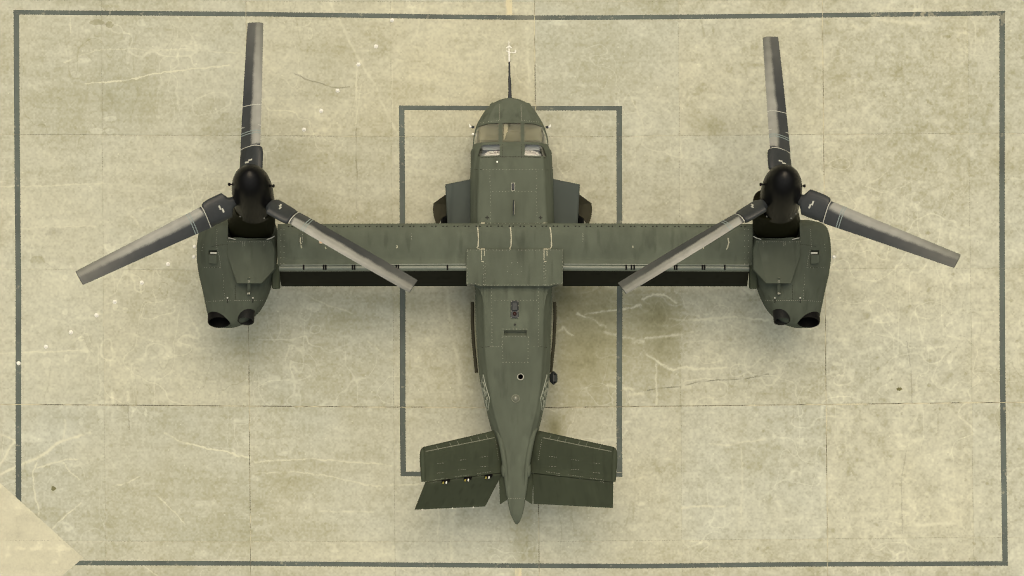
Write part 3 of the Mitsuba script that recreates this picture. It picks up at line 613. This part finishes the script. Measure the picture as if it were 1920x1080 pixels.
# the well behind the tilting gearbox and the scoop are cut from it
well = prism([W(*q, 3.75)[:2] for q in [(427,395),(514,395),(516,448),(505,445.5),(470,447),(440,445),(427,449)]], 2.9, 4.5)
scoop = prism([W(*q, 3.75)[:2] for q in [(390.5,469),(407,469),(407,477),(390.5,477)]], 3.55, 4.5)
big_dir = np.array([.06, -.86, .5]); big_dir /= np.linalg.norm(big_dir)
big_c, small_c = W(411, 602.5, 3.12), W(461, 600.5, 3.30)
big_cut = to_man(lathe([(.0, -.6), (.30, -.6), (.325, .03), (.5, .9), (.0, .9)], big_c, big_dir, 32))
nac = to_man(nac0) - well - scoop - big_cut
nac_m = from_man(nac)
nac_top = []
def nacelle(side):
    f = (lambda m: m) if side == 'left' else (lambda m: mirror(m, XM))
    N = key_for(f'{A}__nacelle')
    m = f(nac_m); nac_top.append(f(nac0)); put(N, m, 'nacelle_paint', smooth=32, label=f'{side} engine nacelle at the wing tip')
    # hatch with raised trailing lip
    hp = [(427,450),(508,449.5),(514,468),(514,505),(491,531.5),(445,531.5),(427,481)]
    P = Polygon([W(*q, 3.82)[:2] for q in hp]).buffer(-.02).buffer(.02)
    e = np.asarray(shapely.geometry.polygon.orient(P).exterior.coords)[:-1]
    y0_ = W(0, 449, 3.8)[1]; zt_ = 3.80 + .15 * (y0_ - e[:, 1]) / 1.3; far_ = np.clip((e[:, 0] - W(498, 0, 3.8)[0]) / .25, 0, 1); zt_ = zt_ - .12 * far_
    ins = np.asarray(Polygon(e).buffer(-.02, join_style='mitre').exterior.coords)
    hm = trimesh.convex.convex_hull(np.vstack([np.c_[e, zt_ - .012], np.c_[e * .985 + e.mean(0) * .015, zt_], np.c_[e, np.full(len(e), 3.35)]]))
    nac_top.append(f(hm))
    put(f'{N}__hatch', f(hm), 'nacelle_paint', smooth=12, label='raised five-sided hatch on top of the nacelle')
    st_ = trimesh.convex.convex_hull(np.array([W(x, y, z) for x in (463.8, 469.4) for y, z in ((521, 3.975), (521, 3.90), (553, 3.60), (553, 3.45))])); put(f'{N}__hatch_strut', f(st_), 'nacelle_paint')
    for x in (464, 467): put(f'{N}__hatch_strut_bolt', f(box_px(x, x + 1.6, 548.5, 552, 3.58, 3.66, .006)), 'fastener')
    # recess floor and edge trim
    for e_ in (((428, 446), (434, 447), (442, 449.3)), ((500, 449), (508, 446.5), (514.5, 443))): put(f'{N}__well_edge', f(tube([W(*q_, 3.83) for q_ in e_], .014, 6)), 'white_mark', smooth=40, label='thin bright edge beside the gearbox well')
    put(f'{N}__scoop_lip', f(box_px(394, 406.5, 472.5, 476.5, 3.6, 3.75, .01)), 'white_mark', label='pale lip inside the small square scoop')
    ramp = [W(*q, 3.76) for q in [(390.5,477.5),(406.5,477.5),(407,494),(391,492)]]
    rm = trimesh.convex.convex_hull(np.array([W(391, 478, 3.79), W(406, 478, 3.79), W(406.5, 495, 3.775), W(391.5, 493, 3.775), W(391, 478, 3.7), W(406, 478, 3.7), W(406.5, 495, 3.7), W(391.5, 493, 3.7)]))
    put(f'{N}__scoop_ramp', f(rm), 'nacelle_paint')
    # exhausts
    for c, r, d, nm, lab in ((big_c, .33, big_dir, 'exhaust', 'big black exhaust mouth at the rear of the nacelle'), (small_c, .24, np.array([-.05, -.86, .50]), 'cooling_outlet', 'small black outlet beside the exhaust')):
        d = d / np.linalg.norm(d); c = np.array(c)
        k = r / .315
        pr = [(r * .70, -.75 * k), (r * .98, -.45 * k), (r, -.1), (r, .0), (r * .985, .012), (r * .9, .012), (r * .88, 0), (r * .82, -.3 * k), (r * .5, -.55 * k), (.001, -.56 * k)]
        put(f'{N}__{nm}', f(lathe(pr, c + d * .02, d, 36)), 'black' if nm == 'exhaust' else 'outlet_dark', smooth=40, label=lab)
    for px, py in ((363.5, 481.5),) + (((364.5, 462.5),) if side == 'left' else ()):
        s_ = trimesh.creation.icosphere(subdivisions=2, radius=.055); p = W(px, py, 3.1); s_.apply_translation(p)
        put(f'{N}__position_light', f(s_), 'stud_white', smooth=True, label='small white light on the outer side of the nacelle')
    # tilting gearbox
    mast = W(474, 363, 5.6); tl = np.array([0, math.sin(.53), math.cos(.53)]); top_, base = mast - .55 * tl, W(470.5, 421, 3.2)
    rings = []
    for t in np.linspace(0, 1, 10):
        c = base + t * (top_ - base); rx, ry = .69 - .12 * t ** 2, .50 + .02 * t
        an = np.arange(36) * 2 * np.pi / 36; nrm_t = tl * t + np.array([0, 0, 1]) * (1 - t); nrm_t /= np.linalg.norm(nrm_t); vv = np.cross(nrm_t, [1.0, 0, 0])
        ca, sa = np.sign(np.cos(an)) * np.abs(np.cos(an)) ** .75, np.sign(np.sin(an)) * np.abs(np.sin(an)) ** .75
        rings.append(c + np.outer(rx * ca, [1, 0, 0]) + np.outer(ry * sa, vv))
    put(f'{A}__gearbox_pylon', f(grid_mesh(np.array(rings))), 'pylon_paint', smooth=40, label='dark brown tilting gearbox under the rotor hub')
nacelle('left'); nacelle('right')

# proprotors
def rotor(side):
    pitch_f, lean, ph, hub, mast = (20.4, 5.3, 88.1, W(469, 363, 5.6), W(474, 363, 5.6)) if side == 'left' else (29.1, -8.4, 95.7, W(1466.5, 361.5, 5.6), W(1464.5, 363, 5.6))
    a, b = math.radians(pitch_f), math.radians(lean)
    ax = np.array([math.sin(b), math.sin(a), 0]); ax[2] = math.sqrt(1 - ax @ ax)       # the gimballed disc
    u = np.cross([0, 1, 0], ax); u /= np.linalg.norm(u); v = np.cross(ax, u)
    turn = -1 if side == 'left' else 1            # leading edge side
    tilt = np.array([0, math.sin(.53), math.cos(.53)])
    zc = np.array([(.50, -.74), (.56, -.70), (.572, -.40), (.578, -.1), (.578, .12), (.56, .36), (.52, .60), (.455, .80), (.36, .97), (.25, 1.09), (.13, 1.155), (.05, 1.175), (.001, 1.177)])
    SP = put(f'{A}__spinner', lathe(zc, mast, tilt, 48), 'black_gloss', smooth=50, label=f'glossy black dome spinner of the {side} rotor')
    e1 = np.cross(tilt, [1, 0, 0]); 
    u0 = np.array([1.0, 0, 0])
    for dx, dz in ((-1, .48), (1, .40)):
        c = mast + tilt * dz + u0 * dx * .56
        put(f'{SP}__balance_pin', cat([tube([c - u0 * dx * .06, c + u0 * dx * .03], .02, 8), rbox((.06, .09, .14), c + u0 * dx * .055, .02)]), 'black', smooth=40)
    for dx, dz in ((.30, -.50), (.44, -.46), (-.38, -.50)):
        c = mast + tilt * dz + u0 * dx + np.cross(tilt, u0) * -math.sqrt(.585 ** 2 - dx * dx); s_ = trimesh.creation.icosphere(subdivisions=1, radius=.022); s_.apply_translation(c if c[1] < mast[1] else 2 * (mast + tilt * dz + u0 * dx) - c); put(f'{SP}__bolt', s_, 'steel')
    R = 5.33
    for i in range(3):
        az, con = math.radians(ph + 120 * i), 0.0
        rad = math.cos(con) * (math.cos(az) * u + math.sin(az) * v) + math.sin(con) * ax
        tan = (-math.sin(az) * u + math.cos(az) * v) * turn         # towards the leading edge
        upv = np.cross(rad, tan) * turn
        upv = upv if upv[2] > 0 else -upv
        st = [(1.28, .66, 34), (1.5, .66, 32), (1.9, .63, 28), (2.6, .58, 21), (3.4, .54, 15), (4.3, .50, 9), (5.0, .47, 5), (R - .02, .45, 3), (R, .44, 3)]
        def ring(r, ch, pit, x0, x1, grow=0.0):
            p = math.radians(pit); ce = math.cos(p) * tan + math.sin(p) * upv; nn = math.cos(p) * upv - math.sin(p) * tan
            t = np.linspace(x0, x1, 9); th = (.14 if r < 2 else .105) * ch
            yt = th * (1.4845 * np.sqrt(t) - .63 * t - 1.758 * t ** 2 + 1.4215 * t ** 3 - .5180 * t ** 4) * 2.4 + grow
            c0 = hub + rad * r
            top = c0 + np.outer((.42 - t) * ch, ce) + np.outer(yt, nn); bot = c0 + np.outer((.42 - t) * ch, ce) - np.outer(yt * .7, nn)
            return np.vstack([top, bot[::-1]])
        B = key_for(f'{A}__rotor_blade')
        where = (('forward-pointing', 'outboard', 'inboard') if side == 'left' else ('forward-pointing', 'inboard', 'outboard'))[i]
        rs = np.unique(np.r_[[q_[0] for q_ in st], np.linspace(1.28, R, 24)])
        bm_ = grid_mesh(np.array([ring(r, np.interp(r, [q_[0] for q_ in st], [q_[1] for q_ in st]), np.interp(r, [q_[0] for q_ in st], [q_[2] for q_ in st]), 0.0, 1.0) for r in rs]))
        tt = np.r_[np.linspace(0, 1, 9), np.linspace(0, 1, 9)[::-1]]
        put(B, bm_, 'blade_skin', smooth=True, uv=np.vstack([np.c_[np.tile(tt, len(rs)), np.repeat(rs / R, 18)], [[.5, rs[0] / R], [.5, 1.0]]]), label=f'{where} blade of the {side} rotor, dark with a pale worn leading half')
        # cuff
        cf = [(.45, .26, 34), (.62, .34, 34), (.70, .62, 34), (.74, .76, 34), (1.18, .76, 34), (1.34, .70, 34), (1.38, .62, 34)]
        def cring(r, ch, pit):
            p = math.radians(pit); ce = math.cos(p) * tan + math.sin(p) * upv; nn = math.cos(p) * upv - math.sin(p) * tan
            c0 = hub + rad * r; h = .13 if r > .6 else .10
            P = chaikin(np.array([(.5, .35), (.3, 1), (-.3, 1), (-.5, .35), (-.5, -.35), (-.3, -1), (.3, -1), (.5, -.35)]), 2)
            return c0 + np.outer(P[:, 0] * ch, ce) + np.outer(P[:, 1] * h, nn)
        put(f'{B}__cuff', grid_mesh(np.array([cring(*c) for c in cf])), 'cuff_dark', smooth=35)
        p = math.radians(34); ce = math.cos(p) * tan + math.sin(p) * upv; nn = math.cos(p) * upv - math.sin(p) * tan
        M = np.eye(4); M[:3, 0] = rad; M[:3, 1] = np.cross(nn, rad); M[:3, 2] = nn
        for dr_, dc in ((.02, .05), (-.03, -.06)):
            k = rbox((.05, .13, .008), (0, 0, 0), .003); k.apply_transform(M); k.apply_translation(hub + rad * (.95 + dr_) + ce * dc + nn * .132)
            put(f'{B}__cuff_mark', k, 'white_mark', label='small white dash on the cuff')
        bands = [(1.40, .022, 'white_mark'), (1.80, .022, 'pale_blue'), (1.87, .022, 'pale_blue')] + ([(2.05, .02, 'white_mark'), (2.7, .02, 'white_mark')] if i == 0 else [])
        for r, w, bm in bands:
            cc = np.interp(r, [s[0] for s in st], [s[1] for s in st]); pp = np.interp(r, [s[0] for s in st], [s[2] for s in st])
            put(f'{B}__band', grid_mesh(np.array([ring(r, cc * 1.008, pp, 0.0, 1.0, .007), ring(r + w, cc * 1.008, pp, 0.0, 1.0, .007)])), bm, smooth=40)
rotor('left'); rotor('right')

# ------------------------------------------------------------------ details on the skin
TOP = Top([fus_mesh, wing, sm] + fin_parts + nac_top)
octa = trimesh.creation.icosphere(subdivisions=0)
def dots(pts, r=.011):
    ms = []
    for q in pts:
        p = TOP.at(*q)
        if np.isnan(p[2]): continue
        k = octa.copy(); k.apply_scale([r, r, r * .7]); k.apply_translation(p + [0, 0, .002]); ms.append(k)
    return cat(ms)
def row(a, b, step=6.2, jit=0.0):
    n = max(2, int(round(math.hypot(b[0] - a[0], b[1] - a[1]) / step)) + 1)
    return [(a[0] + (b[0] - a[0]) * t, a[1] + (b[1] - a[1]) * t) for t in np.linspace(0, 1, n)]
def rows(*seg, step=6.2):
    return sum([row(a, b, step) for a, b in zip(seg[:-1], seg[1:])], [])
def ribbon(pts, w, lift=.005, step=5):
    """A thin raised strip lying on the skin."""
    P = []
    for a, b in zip(pts[:-1], pts[1:]): P += row(a, b, step)[:-1]
    P.append(pts[-1]); w = np.broadcast_to(w, len(P)) if np.ndim(w) == 0 else np.interp(np.linspace(0, 1, len(P)), np.linspace(0, 1, len(w)), w)
    Q = np.array([TOP.at(*q) for q in P]); t = np.gradient(Q[:, :2], axis=0); t /= np.linalg.norm(t, axis=1)[:, None] + 1e-9
    s = np.c_[-t[:, 1], t[:, 0]] * (np.asarray(w)[:, None] / 2)
    out = []
    for c, d in zip(Q, s):
        l, r = c[:2] + d, c[:2] - d
        zl, zr = TOP.z(*l, c[2]), TOP.z(*r, c[2])
        if abs(zl - c[2]) > .12: zl = c[2]
        if abs(zr - c[2]) > .12: zr = c[2]
        zc = max(c[2], (zl + zr) / 2)
        out.append([(l[0], l[1], zl - .004), (l[0], l[1], zl + lift), (c[0], c[1], zc + lift), (r[0], r[1], zr + lift), (r[0], r[1], zr - .004)])
    return grid_mesh(np.array(out), caps=True)
FR = dict(kind='stuff')
put(f'{FUS}__fastener_rows', dots(rows((906,318),(1017,318)) + rows((918.5,322),(920,417)) + rows((1005.5,322),(1007,417)) + rows((924,359),(1003,359)) + rows((900,419.5),(1018,419.5), step=7)
    + rows((922,541),(922.5,649)) + rows((1009,541),(1010,649)) + rows((928,563),(1006,563)) + rows((919,649.3),(941,649.3)) + rows((995,649.3),(1013,649.3)) + rows((943,617),(988,617)) + rows((943,630.5),(990,630.5))
    + rows((941.5,633),(943,679)) + rows((990.5,633),(989.5,679)) + rows((943,679.3),(990,679.3)) + rows((954,935),(983,935), step=4) + rows((902,230),(935,226), step=4.5) + rows((979,226),(1010,229), step=4.5)
    + rows((905,538),(904,551)) + rows((1025,538),(1026,551))), 'fastener', **FR)
put(f'{WING}__fastener_rows', dots(rows((877,468.8),(900,468.8)) + rows((912,468.8),(955,468.8)) + rows((972,468.8),(1018,468.8)) + rows((1032,468.8),(1054,468.8)) + rows((875.8,472),(875.8,530)) + rows((1054.2,472),(1054.2,530))
    + rows((877,531.3),(892,531.3),(902,534.6),(1028,534.6),(1039,531.3),(1053,531.3)) + rows((906,492),(906.5,533)) + rows((909.5,494),(909.5,533)) + rows((1020,492),(1020,533)) + rows((1023.5,494),(1023.5,533))
    + [(965 + 14 * math.cos(a), 504 + 12 * math.sin(a)) for a in np.linspace(0.4, 6.68, 9)[:-1]] + rows((526.5,430),(526.5,494), step=11) + rows((532.5,430),(532.5,494), step=11) + rows((1396,430),(1396,495), step=11) + rows((1403,430),(1403,495), step=11)
    + rows((772,438),(772,452), step=2.6) + rows((1093,438),(1093,452), step=2.6) + rows((567,440),(567,455), step=2.6)), 'fastener', **FR)
dp = []
for x in np.arange(541, 1392, 20.7): dp += [(x, 424.3 + .8 * abs(x - 965) / 444), (x + 7, 424.3 + .8 * abs(x - 965) / 444)]
put(f'{WING}__leading_edge_fasteners', dots(dp, .028), 'dark_fastener', **FR)
# sealant streaks on the wing
def streak(pts, w): return ribbon(pts, w, .006, 3)
for pts in ([(895.5,426),(896.8,440),(897,452),(896.5,462),(894,464),(897,466.5),(904,468)], [(957,426),(958.5,440),(958.5,455),(958,462),(956,465),(957,468)], [(1031.5,426),(1033.5,440),(1034,455),(1034,463),(1031,466.5),(1025,468)]):
    put(f'{WING}__sealant_streak', streak(pts, np.array([.05, .028, .04, .024, .05, .026, .03]) * .9), 'sealant', label='pale crooked streak of sealant across the wing root')
for x in (905.5, 1023): put(f'{WING}__sealant_patch', cat([ribbon([(x - 3.5, 418.3), (x + 3.5, 418.3)], .05), ribbon([(x - 2.8, 467.6), (x - 3, 488)], .02), ribbon([(x + 2.6, 467.6), (x + 2.6, 480)], .02), ribbon([(x - 3.5, 467.3), (x + 3.5, 467.3)], .05), ribbon([(x - 3, 490.5), (x + 2, 490.5)], .022)]), 'sealant')
for pts in ([(744,460),(745,463.5),(743.5,465)], [(563.5,445),(563,452),(564.5,458)], [(564,460),(566,465)], [(1186.5,461),(1187,464.5)], [(1365,446),(1366.5,455),(1364,464),(1362,468)], [(1318.5,462),(1319,467)], [(610,463),(611,467)]):
    put(f'{WING}__paint_chip', ribbon(pts, .035, .005, 2), 'sealant')
put(f'{WING}__rear_edge_strip', ribbon([(526,497.2),(700,496),(873,495.4)], .03), 'flap_nose_paint'); put(f'{WING}__rear_edge_strip', ribbon([(1057,495.4),(1230,496),(1404,497.2)], .03), 'flap_nose_paint')
for x, y in ((602, 453.5), (1325.5, 454)):
    p = TOP.at(x, y); c = put(f'{WING}__filler_cap', lathe([(.001, 0), (.062, 0), (.062, .012), (.045, .016), (.001, .016)], p, (0, 0, 1), 24), 'sealant', smooth=30, label='pale round filler cap with an orange centre')
    put(f'{WING}__filler_cap_centre', lathe([(.001, .0), (.042, .0), (.042, .021), (.001, .021)], p, (0, 0, 1), 20), 'orange_ring', smooth=30)
# seams
put(f'{FUS}__nose_seam', cat([ribbon([(936,196),(936.5,212),(937,226)], .018), ribbon([(977,196),(977.5,212),(978,226)], .018)]), 'seam_pale')
put(f'{FUS}__panel_seam', cat([ribbon([(897,296),(930,294),(985,294),(1024,296)], .02, .004), ribbon([(888,690),(905,700)], .015, .004) if False else ribbon([(900,651),(920,650)], .018, .004), ribbon([(1012,650),(1030,652)], .018, .004), ribbon([(890,318),(905,318)], .016, .004),ribbon([(1018,318),(1030,319)], .016, .004)]), 'seam')
put(f'{FUS}__window_frame_seam', cat([ribbon([(942,296),(942,270)], .014, .004), ribbon([(978,296),(978,270)], .014, .004)]), 'seam')
for (side, q) in (('left', lambda x: x), ('right', lambda x: 1944.5 - x)):
    FN = f'{A}__tail_fin' + ('' if side == 'left' else '_001')
    put(f'{FN}__leading_edge_seam', cat([ribbon([(q(798), 846.5), (q(860), 834), (q(927), 820.5)], .02, .005)] + [ribbon([(q(x), y), (q(x + 4), y + 9)], .013, .005) for x, y in ((818,835),(843,829.5),(857,826.5),(882,821),(896,818.5),(911,815))]), 'seam_pale')
    pts = rows((q(929), 825), (q(935), 862), step=4)
    for cx, cy in ((908, 866), (866, 872), (826, 878)):
        w, h = 6, 9
        pts += rows((q(cx - w), cy - h), (q(cx + w), cy - h - 1), step=3.2) + rows((q(cx - w), cy + h), (q(cx + w), cy + h - 1), step=3.2)
        pts += rows((q(cx - 13), cy + 22), (q(cx + 12), cy + 18.5), step=3) + rows((q(cx - 13), cy + 26), (q(cx - 8), cy + 25), step=3)
    put(f'{FN}__fastener_rows', dots(pts, .009), 'fastener', **FR)
# emblem panels on the rear flanks: outlined shield with strokes
def flank(side):
    out = [(906.5,703),(903.8,716),(904,728),(907,744),(909.5,740),(908.5,748),(910,760),(914,769.5),(916,768),(916.5,760),(918.5,748),(914,733),(909.5,717)]
    inn = [[(906,716),(909.5,724),(908,730),(912,738)], [(906,728),(910,740)], [(911,742),(913.5,734)], [(912.5,746),(915.5,749)], [(911,750),(914,764)], [(914.5,744),(913,756)]]
    q = (lambda x, y: (x, y)) if side == 'left' else (lambda x, y: (1931.5 - x, y))
    lines = [[q(*a) for a in out + out[:1]]] + [[q(*a) for a in l] for l in inn]
    ms = []
    for i, l in enumerate(lines):
        w = .035 if i == 0 else .05
        for a, b in zip(l[:-1], l[1:]):
            A_, B_ = TOP.at(*a, 2.4), TOP.at(*b, 2.4)
            nrm = np.array([-1.0 if side == 'left' else 1.0, 0, .55]); nrm /= np.linalg.norm(nrm)
            ms.append(tube([A_ + nrm * .004, B_ + nrm * .004], w / 2, 6))
    put(f'{FUS}__emblem', cat(ms), 'grey_emblem', label='pale grey outlined emblem on the rear flank of the fuselage')
flank('left'); flank('right')
# nose probe
PB = put(f'{A}__nose_probe', tube([W(956.3,186,1.38), W(956,176,1.40), W(955.8,160,1.41), W(955.2,146,1.42), W(955.2,145,1.42), W(954.8,114,1.44)], [.065, .05, .045, .042, .03, .026], 12), 'cuff_dark', smooth=40, label='long dark test probe sticking out of the nose')
put(f'{PB}__tip_tube', tube([W(954.8,116,1.44), W(954.4,96,1.45), W(954.3,86,1.45), W(954.2,76,1.46)], [.026, .024, .014, .008], 10), 'stud_white', smooth=40, label='white tip of the nose probe')
for a, b, w in (((954.4,86),(949.5,90),.016), ((954.4,86),(959.5,90),.016), ((949,95),(955,97.5),.014), ((954.8,98.5),(966.5,98.5),.012), ((966.5,98.5),(966.5,93.5),.02)):
    put(f'{PB}__wind_vane', tube([W(*a, 1.46), W(*b, 1.47)], w, 6), 'stud_white')
# small fittings
def fit(name, mesh, bsdf, smooth=30, **k): return put(f'{A}__{name}', mesh, bsdf, smooth=smooth, **k)
p = TOP.at(932.2, 303.5); fit('white_fitting', lathe([(.001,0),(.032,0),(.026,.03),(.001,.035)], p - [0,0,.005], (0,0,1), 14), 'stud_white')
p = TOP.at(962, 350); a_ = fit('blade_antenna', rbox((.09, .20, .04), p + [0, 0, .01], .02), 'cuff_dark', label='small dark antenna foot on the roof ahead of the wing')
put(f'{a_}__antenna_rim', rbox((.115, .225, .012), p + [0, 0, .004], .004), 'fastener')
p = TOP.at(963, 392)
a_ = fit('blade_antenna', trimesh.convex.convex_hull(np.array([p + d for d in ([-.015,.26,0],[.015,.26,0],[-.015,-.16,0],[.015,-.16,0],[-.008,-.06,.26],[.008,-.06,.26],[-.008,-.17,.26],[.008,-.17,.26])])), 'cuff_dark', label='upright blade antenna with a pale edge ahead of the wing')
put(f'{a_}__pale_edge', tube([p + [.02,.22,.01], p + [.02,-.15,.012]], .009, 6), 'fastener')
for x in (913.5, 1013.5):
    p = TOP.at(x, 408); fit('tie_down', cat([rbox((.11,.03,.02), p + [0,0,.006], .006), rbox((.03,.11,.02), p + [0,0,.006], .006)]), 'dark_fastener')
p = TOP.at(965, 580)
bx = fit('light_box', cat([rbox((.235, .51, .05), p + [0, 0, .02], .015), rbox((.18, .27, .06), p + [0, .09, .06], .025)]), 'cuff_dark', label='dark box with a red light on the rear roof')
put(f'{bx}__red_light', lathe([(.06,0),(.055,.03),(.03,.055),(.001,.06)], p + [0, -.13, .045], (0,0,1), 18), 'red_lens', smooth=50)
put(f'{bx}__box_screw', cat([rbox((.02,.02,.01), p + [x, y, .05], .004) for x in (-.1, .1) for y in (-.235, -.05, .1, .235)]), 'fastener')
p = TOP.at(965.5, 608.5); fit('drain_fitting', lathe([(.001,0),(.035,0),(.03,.012),(.012,.014),(.012,.05),(.001,.05)], p, (0,0,1), 12), 'dark_fastener')
p = W(966, 624.3, 3.05); put(f'{FUS}__vent_slat', cat([rbox((.66, .03, .012), (p[0], p[1] + dy, 3.03), .004) for dy in (.035,)]), 'olive_paint')
p = TOP.at(984, 706.5); t = np.linspace(0, 2 * np.pi, 25)
put(f'{FUS}__well_rim', tube([W(976 + 5.6 * math.cos(a), 706.5 + 5.7 * math.sin(a), p[2] + .006) for a in t], .014, 6), 'fastener', label='pale rim of a dark round opening')
put(f'{FUS}__well_floor', lathe([(.001,0),(.13,0),(.13,.02),(.001,.02)], W(976, 706.5, 2.52), (0,0,1), 20), 'black')
p = TOP.at(966.8, 747); dl = fit('dome_light', lathe([(.115,0),(.115,.02),(.09,.035),(.085,.04),(.06,.06),(.03,.07),(.001,.073)], p - [0,0,.005], (0,0,1), 28), 'lens', label='round domed light on the tail boom')
put(f'{dl}__light_ring', tube([p + [.112*math.cos(a), .112*math.sin(a), .018] for a in t], .010, 6), 'seam_pale')
for x, y, s in ((889.3, 238.5, -1), (1023, 238.8, 1)):
    p = W(x, y, 1.75); m = fit('air_data_probe', tube([p, p + [s*.09, .01, .02]], .035, 8), 'cuff_dark'); 
    put(f'{m}__probe_tip', tube([p + [s*.09, .01, .02], p + [s*.13, .02, .03], p + [s*.14, .09, .03]], [.03, .03, .012], 8), 'stud_white')
p = W(885.2, 251.5, 1.6); fit('air_data_probe', tube([p + [.06,0,0], p + [-.01, .005, .01]], .03, 8), 'stud_white')
for s, f in (('l', lambda x: x), ('r', lambda x: 1913.5 - x)):
    put(f'{FUS}__nose_blister', lathe([(.001,.0),(.09,.0),(.07,.05),(.001,.08)], W(f(923), 197.5, 1.34) , ((-.7 if s == 'l' else .7), .6, .3), 14), 'olive_paint', smooth=40)
# nacelle surface details
for side in ('left', 'right'):
    q = (lambda x: x) if side == 'left' else (lambda x: 1927 - x)
    N = f'{A}__nacelle' + ('' if side == 'left' else '_001')
    pts = rows((388,566),(400,564.5),(425,563.5),(492,563), step=3.6) + rows((427,453.5),(508,453.5), step=3.4) + rows((407,430),(406,462),(411,480),(414,502), step=3.8) + rows((381,458),(379,470)) + rows((383,502),(412,502), step=5) + rows((418,515),(420,545),(421,560), step=6) + rows((455,454),(455,461), step=2.4) + rows((458,454),(458,461), step=2.4) + rows((495,454),(495,461), step=2.4) + rows((466,521),(466,530), step=2) + rows((468,521),(468,530), step=2)
    put(f'{N}__fastener_rows', dots([(q(x), y) for x, y in pts], .0095), 'fastener', **FR)
    for x in (426.5, 474): put(f'{N}__latch', ribbon([(q(x), 558), (q(x), 568)], .03, .012, 3), 'dark_fastener'); put(f'{N}__latch_pin', dots([(q(x), 558.5)], .03), 'white_mark')
    for l in ([(441,534),(441,562)], [(397,462),(408,460),(427,458)], [(391,502),(412,502)]): put(f'{N}__panel_seam', ribbon([(q(x), y) for x, y in l], .014, .004), 'seam')
